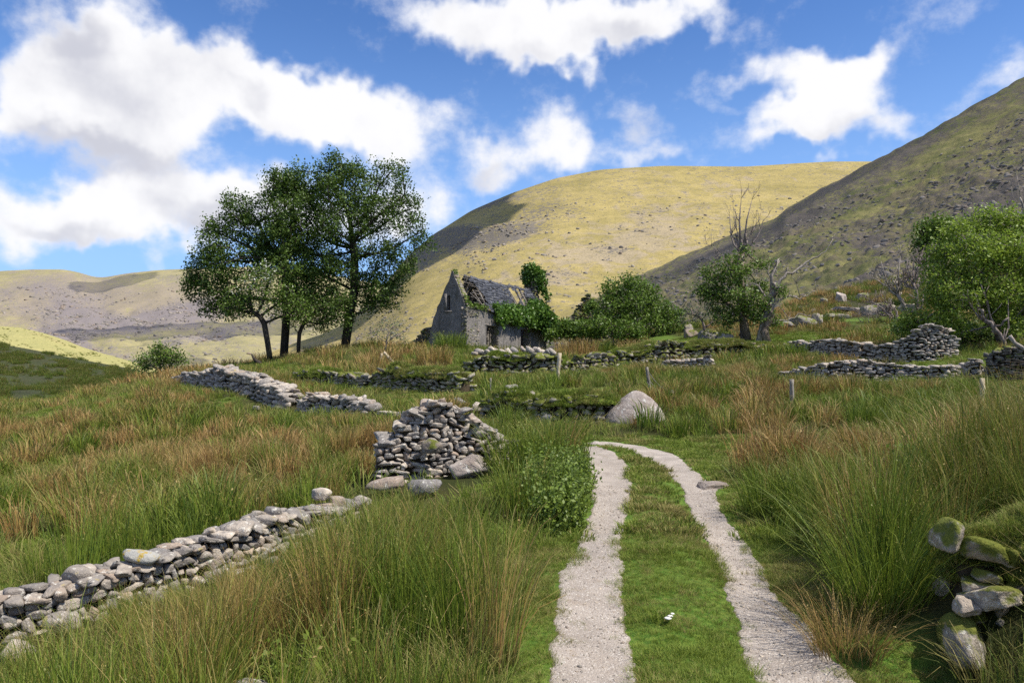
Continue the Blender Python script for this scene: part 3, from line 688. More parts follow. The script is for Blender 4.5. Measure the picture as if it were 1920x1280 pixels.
def slabrow(label, a, b, d, n, seed):
    rg = np.random.default_rng(seed); mb = MB(); g0 = G((a + b) / 2, d)
    th_ = thing('stone_row', label, 'stones', tuple(g0 + np.array([0, 0, .8])))
    for k in range(n):
        p_ = G(a + (b - a) * (k + .5) / n + rg.normal(0, 2), d + rg.normal(0, .15)); W, Fc = ROCKS[2][rg.integers(24)]
        W = W * np.array([.2, .16, .12]) * rg.uniform(.8, 1.5) @ rotm(0, rg.uniform(.2, 1.0), rg.uniform(-.5, .5)).T
        mb.add(W + p_ + (0, 0, .86 + rg.normal(0, .03)), T=Fc, rnd=rg.uniform(.5, 1))
    mb.build('stones', M_stone, th_)
slabrow('row of tilted pale slabs on the turf wall left of the cottage doors', 888, 962, 33.6, 15, 5)
slabrow('flat pale coping stones on the turf wall below the right cottage door', 975, 1042, 34, 10, 6)
# walls on the right
wall('dry_stone_wall', 'upper dry stone wall at right with a tall squared pale end', 'stone wall',
     [(1492,38.5,.3),(1505,38,.62),(1540,37.2,.75),(1580,36.2,.7),(1630,35,.8),(1680,34.2,.98),(1720,33.7,1.2),(1745,33.6,1.38),(1775,33.6,1.1),(1786,33.6,.9)], .85, .26, 49, M_stone, sub=2, flat=.42, tilt=.14)
wall('dry_stone_wall', 'lower dry stone wall at right curving under the strip of bright grass', 'stone wall',
     [(1468,30,.1),(1490,29.6,.25),(1520,29.3,.5),(1560,29,.75),(1600,28.7,.85),(1650,28.5,.62),(1700,28.3,.42),(1760,28,.42),(1800,28,.35),(1840,27.6,.6)], .75, .24, 50, M_stone, sub=2, flat=.42, tilt=.14)
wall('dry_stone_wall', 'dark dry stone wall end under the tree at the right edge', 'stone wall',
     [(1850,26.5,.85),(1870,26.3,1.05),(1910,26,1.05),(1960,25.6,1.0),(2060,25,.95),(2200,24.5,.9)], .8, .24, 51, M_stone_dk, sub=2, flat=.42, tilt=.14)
# mossy retaining wall at the right foreground
wall('mossy_wall', 'mossy retaining wall with exposed rocks in the right foreground', 'stone wall',
     [(1790,5.35,.36),(1815,5.3,.34),(1850,5.3,.22),(1920,5.25,.04),(2050,5.2,.03),(2250,5.1,.03)], .6, .20, 52, M_stone_mm, sub=3, moss=1.15, flat=.6, tilt=.25, sink=.75)
M_stone_r = material('weathered moss spotted stone', stone_fn(.2, 1.0), .9, .2)
for px, py, d, w_, h_, dp, lab, sd, mt in [
    (1783,1005,5.02,.17,.24,.25,'white and yellow mossed block at the top corner of the right foreground wall',61,M_stone_m),
    (1858,1118,5.05,.28,.16,.4,'grey flat faced block halfway up the right foreground wall',62,M_stone_r),
    (1806,1195,5.0,.24,.26,.35,'large lichened boulder at the foot of the right foreground wall',63,M_stone_r),
    (1812,1135,5.02,.13,.10,.2,'small white stone between the two grey blocks of the right foreground wall',64,M_stone)]:
    g_ = G(px, d); zc = P(px, py, d)[2]
    rock('boulder', lab, px, py, w_, h_, dp, sd, mt, d=d, lift=zc - g_[2] - h_ * .34, sub=4, group='exposed blocks of the right foreground wall', excl=False)

# the white boulder by the bend: rounded dome
def big_boulder():
    b = GP(1190, 786); V, Fc = ICO[5]
    W = V.copy(); z = W[:, 2]
    rg = np.random.default_rng(5)
    ang = np.arctan2(W[:, 1], W[:, 0]); rad = 1 - .30 * np.clip(z, 0, 1) ** 1.3
    W[:, 0] *= rad; W[:, 1] *= rad; W[:, 0] += .06 * z
    dd = fbm(V[:, 0] * 1.4 + 3, V[:, 1] * 1.4, V[:, 2] * 1.4, seed=8, oct=6, gain=.55); W *= 1 + .13 * dd[:, None]
    W *= np.array([.80, .58, .80]); W[:, 2] -= .05
    o = mk('boulder', W, Tr=Fc, attrs={'rnd': np.full(len(W), .8)}, mat=M_boulder, smooth=True)
    o.location = b; tag(o, 'large pale rounded boulder standing in rushes just beyond the bend of the lane', 'boulder')
    EXCL.append((b[0], b[1] - .1, .75)); return b
BB = big_boulder()
rock('flat_rock', 'flat pale rock slab on the right edge of the right wheel track', 1338, 914, .52, .12, .34, 71, M_boulder, rot=.25, lift=-.015, sub=4)
# hillside rocks
HR = 'rocks scattered on the right hillside'
for px, d, w_, h_, lab, sd in [(1575,66,1.1,1.0,'tall white boulder on the skyline of the right hillside',81),(1545,66,.8,.8,'small grey boulder left of the tall white skyline boulder',82),(1618,66,1.1,.6,'grey boulder at the right of the tall white skyline boulder',83),
    (1588,60,2.2,.35,'long flat white slab below the skyline boulders',84),(1568,54,2.2,.45,'low lilac outcrop among the brown rushes on the hillside',85),(1505,50,1.7,.85,'lilac grey boulder behind the gnarled dead tree',86),(1470,50,1.3,.5,'grey outcrop touching the dead tree at its right',95),
    (1532,50,.8,.9,'small upright stone right of the lilac boulder',87),(1655,58,1.8,.8,'pinkish boulder behind the bleached dead shrubs',88),(1700,56,1.7,.75,'pinkish outcrop in front of the big green tree',89),(1630,55,1.4,.9,'brown boulder left of the dead shrubs',90),
    (1295,50,1.0,.7,'grey stone between the dark bush and the gnarled tree',91),(1330,47,1.6,.9,'pale slab propped at the left foot of the gnarled tree',92),(1362,45,1.3,.8,'split pale stone at the foot of the gnarled tree',93),(1290,54,.8,.6,'small stone right of the dark bush',94)]:
    rock('rock', lab, px, 0, w_, h_, w_ * .7, sd, M_boulder if sd in (81, 84) else material('hill rock %d' % sd, stone_fn(.15, .8)), d=d, lift=.0, sub=4, group=HR)

# ------------------------------------------------------------------ the ruined cottage
LD = np.array([math.sin(R(28.6)), math.cos(R(28.6)), 0]); GD = np.array([-LD[1], LD[0], 0])
C0 = np.array([-2.91, 48.0, 0])
def H(t_, g_, z_): return C0 + LD * t_ + GD * g_ + np.array([0, 0, z_])
ZB, ZE, ZR, GR, GW = 3.3, 6.28, 8.62, 1.12, 2.95; LEN = 11.7
cot = thing('ruined_cottage', 'derelict stone cottage with half its slate roof fallen in and ivy on one side', 'cottage', tuple(H(0, 0, ZB + .25)))
def slab_poly(name, outer, holes, frame, th, mat, parent, at=None):
    """outline in a wall plane, extruded by th; frame(u, v, w) -> world"""
    rings = [outer] + holes; pts = [p for r_ in rings for p in r_]; tr = tessellate_polygon([[Vector((a, b, 0)) for a, b in r_] for r_ in rings])
    n = len(pts); V = [frame(a, b, 0) for a, b in pts] + [frame(a, b, th) for a, b in pts]
    Tt = [list(x) for x in tr] + [[x[0] + n, x[2] + n, x[1] + n] for x in tr]; Q = []; k = 0
    for r_ in rings:
        m = len(r_)
        for i in range(m): a, b = k + i, k + (i + 1) % m; Q.append([a, b, b + n, a + n])
        k += m
    bm = bmesh.new(); vs = [bm.verts.new(v) for v in V]
    for f in Tt + Q:
        try: bm.faces.new([vs[i] for i in f])
        except ValueError: pass
    bmesh.ops.recalc_face_normals(bm, faces=bm.faces)
    me = bpy.data.meshes.new(name); 
    lc = np.array(parent['_loc']); 
    for v in bm.verts: v.co -= Vector(lc)
    bm.to_mesh(me); bm.free(); me.materials.append(mat)
    if at is not None: me.attributes.new('rnd', 'FLOAT', 'POINT').data.foreach_set('value', np.full(len(me.vertices), at, np.float32))
    o = bpy.data.objects.new(name, me); COL.objects.link(o); o.parent = parent; return o
rgh = np.random.default_rng(3)
def ragged(p0, p1, n, amp_):
    return [(p0[0] + (p1[0] - p0[0]) * k / n + rgh.normal(0, amp_), p0[1] + (p1[1] - p0[1]) * k / n + rgh.normal(0, amp_)) for k in range(1, n)]
# gable wall facing the camera (u = g, v = z)
gout = [(0, ZB - .6), (0, ZE - .1)] + ragged((0, ZE - .1), (GR, ZR), 7, .015) + [(GR - .06, ZR), (GR + .08, ZR + .03)] + ragged((GR + .08, ZR), (2.35, 6.1), 9, .05) + [(2.35, 6.1), (2.62, 5.6), (2.74, 5.1), (2.85, 4.9), (2.9, 4.4), (3.0, 4.3), (3.02, ZB - .6)]
slab_poly('gable_wall', gout, [[(1.52, 6.15), (1.52, 7.05), (1.36, 7.12), (1.28, 7.05), (1.28, 6.12)]], lambda u, v, w_: H(-w_ + .62, u, v), .62, M_plaster, cot)
fr = MB(); box(fr, H(.015, 1.62, 6.6), GD * .10, LD * .06, (0, 0, .62), rnd=.4); box(fr, H(-.02, 1.42, 6.04), GD * .3, LD * .07, (0, 0, .045), rnd=.2)
fr.build('window_surround', M_plaster, cot)
wshade = MB(); box(wshade, H(.50, 1.4, 6.6), GD * .6, LD * .03, (0, 0, .6)); wshade.build('window_shade_panel', M_bark_dk, cot)  # dark panel added behind the slot, standing in for the unlit interior
# front wall (u = t, v = z)
d1, d2 = (2.45, 3.95), (7.4, 8.75); ZT = 5.22
fout = [(.62, ZB - .6), (.62, ZE - .05)] + ragged((.62, ZE), (3, ZE + .02), 6, .05) + [(3, ZE), (LEN, ZE), (LEN, ZB - .6), (d2[1], ZB - .6), (d2[1] + .03, ZT), (d2[0], ZT + .02), (d2[0], ZB - .6),
        (d1[1], ZB - .6), (d1[1] + .02, 4.4), (d1[1] + .12, ZT - .02), (d1[0] + .03, ZT + .03), (d1[0], ZB - .6)]
slab_poly('front_wall', fout, [], lambda u, v, w_: H(u, w_, v), .5, M_plaster, cot)
lb = MB(); box(lb, H(3.2, .22, ZT + .06), LD * .92, GD * .24, (0, 0, .055)); lb.build('door_lintel', M_batten, cot); lb = MB(); box(lb, H(8.08, .22, ZT + .05), LD * .85, GD * .24, (0, 0, .05)); lb.build('door_lintel', M_batten, cot)
for a, b in (d1, d2):
    mb = MB(); rg = np.random.default_rng(int(a * 10))
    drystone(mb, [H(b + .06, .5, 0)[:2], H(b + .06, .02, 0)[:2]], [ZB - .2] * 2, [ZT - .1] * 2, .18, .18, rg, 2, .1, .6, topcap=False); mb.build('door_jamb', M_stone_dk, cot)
# exposed stones of the near corner and broken wall head
mb = MB(); rg = np.random.default_rng(9)
drystone(mb, [H(-.02, .2, 0)[:2], H(1.55, .2, 0)[:2]], [ZB - .1] * 2, [5.9] * 2, .47, .27, rg, 2, .07, .5, topcap=False, sides=(-1, 1))
drystone(mb, [H(-.02, .2, 0)[:2], H(2.6, .25, 0)[:2]], [5.7] * 2, [ZE - .05, ZE + .1], .5, .24, rg, 2, .15, .5)
mb.build('corner_stones', material('grey corner stone', stone_fn(.2, .8), .9, .2), cot)
# raking coping stones on the gable
mb = MB(); rg = np.random.default_rng(19)
for k in range(15):
    f_ = k / 14; c_ = H(.3, GR * (1 - f_) + .02, ZR + (ZE - ZR) * f_ + .03); W, Fc = ROCKS[2][rg.integers(24)]
    up_ = np.array([0, 0, 1.0]); 
    mb.add((W * np.array([.36, .16, .13]) * rg.uniform(.8, 1.15)) @ np.array([LD, (H(0, 0, ZE) - H(0, GR, ZR)) / 2.6, np.cross(LD, (H(0, 0, ZE) - H(0, GR, ZR)) / 2.6)]) + c_, T=Fc, rnd=rg.uniform())
mb.build('gable_coping', material('brown coping stone', stone_fn(.35, .7), .9, .2), cot)
# back wall, far gable, chimney
slab_poly('back_wall', [(0.6, ZB - .6), (.6, 5.05), (4, 5.15), (LEN, 5.1), (LEN, ZB - .6)], [], lambda u, v, w_: H(u, GW - w_, v), .45, M_plaster, cot)
slab_poly('far_gable', [(0, ZB - .6), (0, ZE), (GR, ZR - .15), (GW, 5.1), (GW, ZB - .6)], [], lambda u, v, w_: H(LEN - w_, u, v), .55, M_plaster, cot)
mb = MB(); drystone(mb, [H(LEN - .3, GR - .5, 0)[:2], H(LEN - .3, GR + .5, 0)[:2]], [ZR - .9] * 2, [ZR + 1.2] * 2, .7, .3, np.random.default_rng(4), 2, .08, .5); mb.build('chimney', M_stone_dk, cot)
# broken back corner
mb = MB(); rg = np.random.default_rng(14); a_ = H(.25, 2.9, 0)[:2]; b_ = H(.15, 4.55, 0)[:2]; pp = [a_ + (b_ - a_) * k / 6 for k in range(7)]
drystone(mb, pp, [ZB - .6] * 7, [5.15, 4.95, 4.9, 4.5, 4.2, 4.15, 3.6], .6, .26, rg, 2, .3, .5); mb.build('broken_wall', material('dark rubble', stone_fn(.2, .42), .9, .2), cot)
# roof: slates as overlapping small boards with gaps
EAVE_F = (-.16, ZE - .02); EAVE_B = (3.1, 5.05)
def roof_pt(t_, s_, side, lift=0.0):
    g1, z1 = EAVE_F if side == 'f' else EAVE_B
    sag = -.10 * math.sin(math.pi * min(max(t_ / LEN, 0), 1)) - .03 * math.sin(t_ * 2.1)
    p_ = H(t_, GR + (g1 - GR) * s_, ZR + (z1 - ZR) * s_ + sag); dv = H(0, g1, z1) - H(0, GR, ZR); n_ = np.cross(LD, dv); n_ /= np.linalg.norm(n_); n_ *= np.sign(n_[2])
    return p_ + n_ * lift
def slates(side, keep, seed):
    rg = np.random.default_rng(seed); mb = MB(); NC = 13; wv = .30
    g1, z1 = EAVE_F if side == 'f' else EAVE_B
    for c in range(NC):
        s0, s1 = c / NC, min((c + 1.45) / NC, 1.03)
        for k in range(int(LEN / wv) + 1):
            tt = k * wv + (c % 2) * wv / 2 + rg.normal(0, .01)
            if not keep(tt + wv / 2, (s0 + s1) / 2, rg): continue
            if rg.random() < .015: continue
            sl2 = rg.normal(0, .012) if rg.random() > .06 else rg.uniform(.02, .06); sk = rg.normal(0, .012)
            A = roof_pt(tt + .012, s0 + sl2, side, .045); B = roof_pt(tt + wv - .012, s0 + sl2, side, .045)
            Cc = roof_pt(tt + wv - .012 + sk, s1 + sl2, side, .075 + rg.uniform(0, .02)); D = roof_pt(tt + .012 + sk, s1 + sl2, side, .075 + rg.uniform(0, .02))
            n_ = np.cross(B - A, D - A); n_ = n_ / np.linalg.norm(n_) * .014
            mb.add([A, B, Cc, D, A + n_, B + n_, Cc + n_, D + n_], BOXQ, rnd=rg.uniform())
    return mb
def keep_f(t_, s_, rg):
    j = rg.normal(0, .09)
    if t_ < 1.75 + .85 * s_ + (.35 if .25 < s_ < .75 else 0) + j: return False
    if ell_t(t_, s_, 7.55, .42, .85, .42) > .9 + j: return False
    if 8.35 + j < t_ < 9.6 - j and s_ > .12: return False
    if 9.4 < t_ < 10.4 and .3 < s_ < .62: return False
    return t_ < 11.3 + j
def ell_t(t_, s_, a, b, ra, rb): return math.exp(-((t_ - a) / ra) ** 2 - ((s_ - b) / rb) ** 2) * 1.6
def keep_b(t_, s_, rg):
    j = rg.normal(0, .1)
    return (1.75 + j < t_ < 6.0 + j and s_ > .0) or (t_ < 10.8 and t_ > 1.5 and s_ > .5 + j * .4)
roof = slates('f', keep_f, 5).build('roof', M_slate, cot)
slates('b', keep_b, 6).build('back_roof', M_slate, cot)
rc = MB()
for k in range(27):
    tt = 1.75 + k * .33
    if tt < 10.4: box(rc, roof_pt(tt + .16, 0, 'f', .03), LD * .158, GD * .10, (0, 0, .05), rnd=.3)
rc.build('ridge_tiles', M_slate, roof)
bt = MB(); rg = np.random.default_rng(8)
for side in 'fb':
    for k in range(14):
        s_ = (k + .3) / 14
        for t0_, t1_ in ((rg.uniform(.75, 1.5) if side == 'f' and (k < 4 or k > 6) else rg.uniform(1.2, 1.9), 6.6 + rg.uniform(0, .9)), (8.3 + rg.uniform(-.7, .3), 9.4 + rg.uniform(0, .4)), (9.6, 11.2)):
            if side == 'b' and t0_ > 6: continue
            if side == 'f' and rg.random() < .15: continue
            a_, b_ = roof_pt(t0_, s_ + rg.normal(0, .006), side, .015), roof_pt(t1_, s_ + rg.normal(0, .006), side, .015)
            tube(bt, [a_, (a_ + b_) / 2 + rg.normal(0, .015, 3), b_], .022, 4)
for a_, b_ in (((1.0, .55), (2.2, .98)), ((1.5, .45), (1.9, 1.0)), ((7.2, .2), (7.6, .9))):
    tube(bt, [roof_pt(*a_, 'f', .06), roof_pt(*b_, 'f', .06)], .03, 4)
bt.build('roof_battens', M_batten, cot)
for k, tt in enumerate((2.5, 3.7, 4.9, 6.1, 7.3, 8.5, 9.3, 10.3)):
    rf = MB()
    for side in 'fb':
        if side == 'b' and 6.2 < tt < 10: continue
        a_, b_ = roof_pt(tt, .0, side, -.06), roof_pt(tt + (.12 if tt > 7 else 0), 1.0, side, -.06); ax = (b_ - a_) / 2
        box(rf, (a_ + b_) / 2, ax, LD * .045, np.cross(LD, ax / np.linalg.norm(ax)) * .07)
    rf.build('rafter', M_batten, cot)
for tt, g_ in [(k * .6, .1) for k in range(20)] + [(k * .6, 2.7) for k in range(20)]:
    q_ = H(tt, g_, 0); EXCL.append((q_[0], q_[1], .5))
for tt in np.arange(.5, 11.5, .7):
    for g_ in (.7, 1.4, 2.1): q_ = H(tt, g_, 0); EXCL.append((q_[0], q_[1], .6))
# the second ruin behind the bushes
rg2 = thing('ruined_gable', 'ruined triangular stone gable standing behind the dark bush right of the cottage', 'ruin', tuple(G(1102, 62)))
mb = MB(); gz = G(1102, 62)[2]
pts = [P(px, 600, 62 + (px - 1075) * .02) for px in (1073, 1078, 1084, 1090, 1095, 1103, 1110, 1117, 1124, 1132)]
tops = [700 - y for y in (598, 590, 578, 568, 558, 551, 559, 570, 583, 596)]
drystone(mb, [p_[:2] for p_ in pts], [gz - .3] * 10, [HC + y / F * 62 for y in tops], .7, .36, np.random.default_rng(33), 2, .15, .45)
mb.build('stones', material('black green ruin stone', stone_fn(.7, .4), .9, .15), rg2)

# ------------------------------------------------------------------ fence posts
def post(label, px, pyb, pyt, d, w_=.09, lean=(0, 0), mat=None, wire=None, rnd_=False):
    b = G(px, d); hgt = (pyb - pyt) / F * d
    mb = MB(); top = np.array([lean[0], lean[1], hgt]); rgp = np.random.default_rng(px); zz = np.linspace(-.25, 1, 7)
    tube(mb, np.array([top * k for k in zz]) + rgp.normal(0, w_ * .04, (7, 3)) * (1, 1, 0), w_ * .62 * (1 + rgp.normal(0, .04, 7)), 5)
    o = mb.build('fence_post', mat or M_post); o.location = b + np.array([0, 0, -.02]); tag(o, label, 'fence post', 'old fence posts'); return b + top
post('tall pale square post standing on the mossy bank in front of the cottage', 1045, 716, 661, 28, .12, (.09, 0))
pA = post('thin dark round post right of the white boulder holding slack wires', 1220, 731, 682, 24, .08, (-.12, 0), M_post_g)
pB = post('short dark stump post at the lower end of the slack wires', 1268, 748, 723, 22, .11, (-.14, 0), M_post_g)
post('short upright pale post left of the leaning post near the big tree', 713, 674, 648, 39, .11, (.05, 0))
post('pale square post leaning steeply to the left near the big tree', 746, 675, 645, 38, .13, (-.72, 0))
post('grey post standing in rushes below the lower right wall', 1485, 776, 722, 20.5, .10, (0, 0), M_post_g)
post('short pale post top showing above the rushes at far right', 1843, 770, 712, 20, .11, (0, 0))
post('thin weathered stick post in the brown rushes left of the mossy bank', 920, 730, 700, 25, .05, (0, 0), M_post_g)
wr = MB()
for k in range(3):
    a_ = pA - np.array([0, 0, .08 + .2 * k]); b_ = pB - np.array([0, 0, .03 + .1 * k]); q = np.linspace(0, 1, 14)[:, None]
    p_ = a_ + (b_ - a_) * q; p_[:, 2] -= .16 * (1 + .4 * k) * np.sin(math.pi * q[:, 0]); tube(wr, p_, .009, 4)
o = wr.build('fence_wire', M_wire); tag(o, 'slack rusty wires hanging between the two dark posts right of the boulder', 'wire')
sc = MB(); V, Fc = ICO[3]
rg = np.random.default_rng(2); b = GP(1257, 1172)
for k in range(3):
    W = V * (1 + .4 * fbm(V[:, 0] * 2.5 + k * 5, V[:, 1] * 2.5, V[:, 2] * 2.5, seed=k)[:, None]) * np.array([.027, .02, .010]) * (1 - .2 * k); sc.add(W + (.02 * k - .02, .01 * k, .055 + .014 * k), T=Fc)
o = sc.build('wool_scrap', M_wool, smooth=True); o.location = b; tag(o, 'small crumpled white scrap on the grass strip between the wheel tracks', 'scrap')

# ------------------------------------------------------------------ trees
def colonise(att, seeds, step, infl, kill, iters, rg, grav=0.0):
    nodes = [np.array(s_, float) for s_ in seeds]; parent = [-1] + list(range(len(seeds) - 1))
    att = att.copy(); N = np.array(nodes); 
    best = np.full(len(att), 1e9); bi = np.zeros(len(att), int)
    def upd(i0):
        nonlocal best, bi
        for i in range(i0, len(nodes)):
            d_ = ((att - nodes[i]) ** 2).sum(1); m_ = d_ < best; best = np.where(m_, d_, best); bi = np.where(m_, i, bi)
    upd(0)
    for it in range(iters):
        i0 = len(nodes); alive = best > kill * kill; att, best, bi = att[alive], best[alive], bi[alive]
        if len(att) == 0: break
        near = best < (infl * infl if it > 12 else 1e9)
        if not near.any(): near = best <= best.min() * 1.2
        dirs = {}
        dv = att[near] - np.array(nodes)[bi[near]]; dv /= np.linalg.norm(dv, axis=1)[:, None] + 1e-9
        u, inv = np.unique(bi[near], return_inverse=True); S = np.zeros((len(u), 3)); np.add.at(S, inv, dv)
        for k, nidx in enumerate(u):
            v = S[k] + rg.normal(0, .25, 3) + np.array([0, 0, grav]); ln = np.linalg.norm(v)
            if ln < 1e-6: continue
            nodes.append(nodes[nidx] + v / ln * step); parent.append(int(nidx))
        upd(i0)
        if len(nodes) > 6000: break
    return np.array(nodes), np.array(parent)
def skeleton(mb, N, Pn, r_tip, r_base, expo=2.4, sides=5):
    n = len(N); ch = [[] for _ in range(n)]
    for i in range(1, n): ch[Pn[i]].append(i)
    r = np.zeros(n); depth = np.zeros(n, int)
    for i in range(n - 1, -1, -1):
        if not ch[i]: r[i] = 1
        else: r[i] = sum(r[c] ** expo for c in ch[i]) ** (1 / expo); depth[i] = 1 + max(depth[c] for c in ch[i])
    r = r_tip + (r_base - r_tip) * ((r - 1) / max(r[0] - 1, 1e-6)) ** .9
    seen = [(0, -1)]
    while seen:
        i, pr = seen.pop(); pts = [] if pr < 0 else [N[pr]]; rad = [] if pr < 0 else [min(r[pr], r[i] * 1.3)]
        while True:
            pts.append(N[i]); rad.append(r[i])
            if not ch[i]: break
            c = sorted(ch[i], key=lambda q: -r[q]); seen += [(q, i) for q in c[1:]]; i = c[0]
        if len(pts) > 1:
            sd = sides if rad[0] > r_tip * 3 else 3
            tube(mb, pts, rad, sd)
    return r, depth
def leaves(cent, spread, per, size, rg, droop=.0, shell=None, flat=0.6):
    """leaf-sized folded quads scattered round the given points"""
    n = len(cent) * per; c = np.repeat(cent, per, 0) + rg.normal(0, 1, (n, 3)) * spread
    a = rg.normal(0, 1, (n, 3)); a[:, 2] -= droop; a /= np.linalg.norm(a, axis=1)[:, None]
    nn = rg.normal(0, 1, (n, 3)); nn[:, 2] = np.abs(nn[:, 2]) + flat; b = np.cross(nn, a); b /= np.linalg.norm(b, axis=1)[:, None] + 1e-9
    s_ = size * rg.uniform(.65, 1.35, n)[:, None]
    V = np.stack([c - a * s_ * .55, c + b * s_ * .34, c + a * s_ * .55, c - b * s_ * .34], 1)
    Q = np.arange(n * 4).reshape(n, 4); r_ = np.repeat(np.repeat(rg.uniform(0, 1, len(cent)), per) * .55 + rg.uniform(0, .45, n), 4)
    return V.reshape(-1, 3), Q, r_
def blobpts(blobs_, d, n, rg, dspread=.8):
    w_ = np.array([b[2] ** 2 for b in blobs_], float); w_ /= w_.sum(); out = []
    for (px, py, r_, *dd), k in zip(blobs_, np.maximum((w_ * n).astype(int), 4)):
        dz = dd[0] if dd else 0; c = P(px, py, d + dz); rad = r_ / F * d
        v = rg.normal(0, 1, (k, 3)); v /= np.linalg.norm(v, axis=1)[:, None]; v *= (rg.uniform(0, 1, (k, 1)) ** .45) * rad
        v[:, 1] *= dspread; v[:, 2] *= .92; out.append(c + v)
    return np.concatenate(out)
def tree(name, label, cat, base, stem, blobs_, d, n_att, leafm, barkm, lsize=.14, per=5, lspread=.22, step=.3, r_base=.25, r_tip=.012, seed=1, leaf_depth=3, density=1.0, group=None, infl=2.2, kill=.45, droop=.3, dsp=1.1, blossom=None, leafless=False, under=0, clump=.0, iters=90, grow=1.0):
    blobs_ = [(q[0], q[1], q[2] * grow, *q[3:]) for q in blobs_]
    """stem: [(px, py, ddepth)...] trunk line upward from the base"""
    rg = np.random.default_rng(seed); b = G(*base) if isinstance(base, tuple) else base
    th_ = thing(name, label, cat, tuple(b), group)
    st = [b - np.array([0, 0, .25]), b + np.array([0, 0, .05])] + [P(px, py, d + dd) for px, py, dd in stem]; st = resamp(st, step)
    att = blobpts(blobs_, d, n_att, rg, dsp)
    if clump: att = att[fbm(att[:, 0] / clump, att[:, 1] / clump, att[:, 2] / clump / .6, seed=seed, oct=2) > (-.16 if clump > .9 else -.14)]
    N, Pn = colonise(att, st, step, infl, kill, iters, rg)
    mb = MB(); r, dep = skeleton(mb, N, Pn, r_tip, r_base)
    tw = []
    if not leafless:
        tips = N[(dep <= leaf_depth) & (np.arange(len(N)) > len(st))]
        at2 = att[::2] if len(att) > 900 else att
        for q in at2:
            j = int(np.argmin(((N - q) ** 2).sum(1))); dq = q - N[j]; ln_ = np.linalg.norm(dq)
            if .12 < ln_ < 1.2: tw.extend([(N[j], q)])
        tips = np.concatenate([tips, att])
        if density < 1: tips = tips[rg.random(len(tips)) < density]
        V, Q, r_ = leaves(tips, lspread, per, lsize, rg, droop)
        mk('crown', V, Q, attrs={'r': r_}, mat=leafm, parent=th_)
        if blossom:
            bl, cnt = blossom; pts = tips[rg.random(len(tips)) < .9]
            sel = np.zeros(len(pts), bool)
            for (px, py, rr) in bl:
                u_, v_ = PX(pts[:, 0], pts[:, 1], pts[:, 2]); sel |= (np.hypot(u_ - px, v_ - py) < rr)
            sel &= fbm(pts[:, 0] / .5, pts[:, 1] / .5, pts[:, 2] / .5, seed=3) > .12
            sel &= pts[:, 1] < np.median(tips[:, 1]) + .6
            if sel.any():
                V, Q, r_ = leaves(pts[sel] + np.array([0, -.05, .1]), .16, cnt, .12, rg); mk('blossom', V, Q, attrs={'r': r_}, mat=M_blossom, parent=th_)
    for a_, c_ in tw: tube(mb, [a_, (a_ + c_) / 2 + rg.normal(0, .03, 3), c_], [.012, .009, .005], 3)
    mb.build('trunk', barkm, th_, smooth=True)
    EXCL.append((b[0], b[1], .35)); return th_

tree('birch_tree', 'largest dark green tree with a stout leaning trunk, left of the cottage', 'tree', (646, 47),
     [(648,610,0),(655,585,0),(662,560,.2),(668,520,0),(664,470,0)],
     [(575,335,38,.5),(625,320,34,0),(675,325,34,-.5),(735,335,36,.3),(650,370,60,-.6),(600,385,50,.8),(705,390,50,0),(762,385,32,.2),(640,430,55,-1),(700,455,48,.6),(760,425,36,-.5),(590,450,50,1),(620,500,45,-.8),(690,515,45,.5),(745,490,38,-.4),(720,550,34,0),(640,555,28,-.8),(785,450,22,.3),(600,345,40,0),(590,500,50,.2),(650,600,20,-.5),(610,570,34,.4),(560,480,40,.2),(740,530,30,.3),(690,570,26,.3),(810,460,10,0)],
     47, 2600, M_leaf_dark, M_bark_dk, seed=1, r_base=.30, per=19, lspread=.20, lsize=.14, step=.3, kill=.42, leaf_depth=2, clump=.95, grow=1.05)
tree('birch_tree', 'dark tree with a straight trunk and wide left-spreading crown, left of the largest tree', 'tree', (531, 46),
     [(530,625,0),(534,590,0),(540,560,0),(534,500,0)],
     [(520,345,34,0),(545,355,40,.8),(555,400,45,0),(535,440,46,-.5),(450,395,36,0),(470,430,42,.5),(420,430,36,0),(400,470,40,-.4),(455,480,50,.3),(385,510,38,0),(375,548,32,.3),(420,530,42,-.5),(500,490,45,.6),(550,500,45,-.5),(395,575,24,0),(560,545,40,.5),(505,390,30,0),(590,560,34,.3),(440,570,30,.2),(365,535,22,0),(520,450,50,.5)],
     46, 2300, M_leaf_dark, M_bark_dk, seed=2, r_base=.27, per=19, lspread=.20, lsize=.14, step=.3, kill=.42, leaf_depth=2, clump=.95, grow=1.05)
tree('hawthorn_tree', 'small crooked hawthorn with creamy white blossom under the dark left tree', 'tree', (506, 44),
     [(502,640,0),(500,615,0),(490,595,-.1),(472,583,-.2)],
     [(480,530,32,-.5),(450,560,30,-.4),(430,580,22,0),(500,550,32,-.3),(520,580,26,0),(470,575,28,.2),(545,560,30,-.3),(560,590,24,0),(500,510,26,-.4)],
     43.5, 620, M_leaf_mid, M_bark_dk, seed=3, r_base=.17, per=6, lspread=.16, lsize=.12, step=.22, kill=.34, blossom=([(497,512,19),(465,532,14),(440,545,9),(490,575,9),(545,535,7),(650,566,8)], 5))
tree('thorn_tree', 'small dark thorn tree between the two large trunks', 'tree', (559, 45.5),
     [(560,628,0),(570,605,0)], [(555,590,26,0),(585,585,30,0),(610,600,26,.3),(625,575,24,-.3),(570,560,26,0),(600,615,12,0)],
     45, 480, M_leaf_dark, M_bark_dk, seed=4, r_base=.13, per=6, lspread=.17, lsize=.12, step=.22, kill=.34)
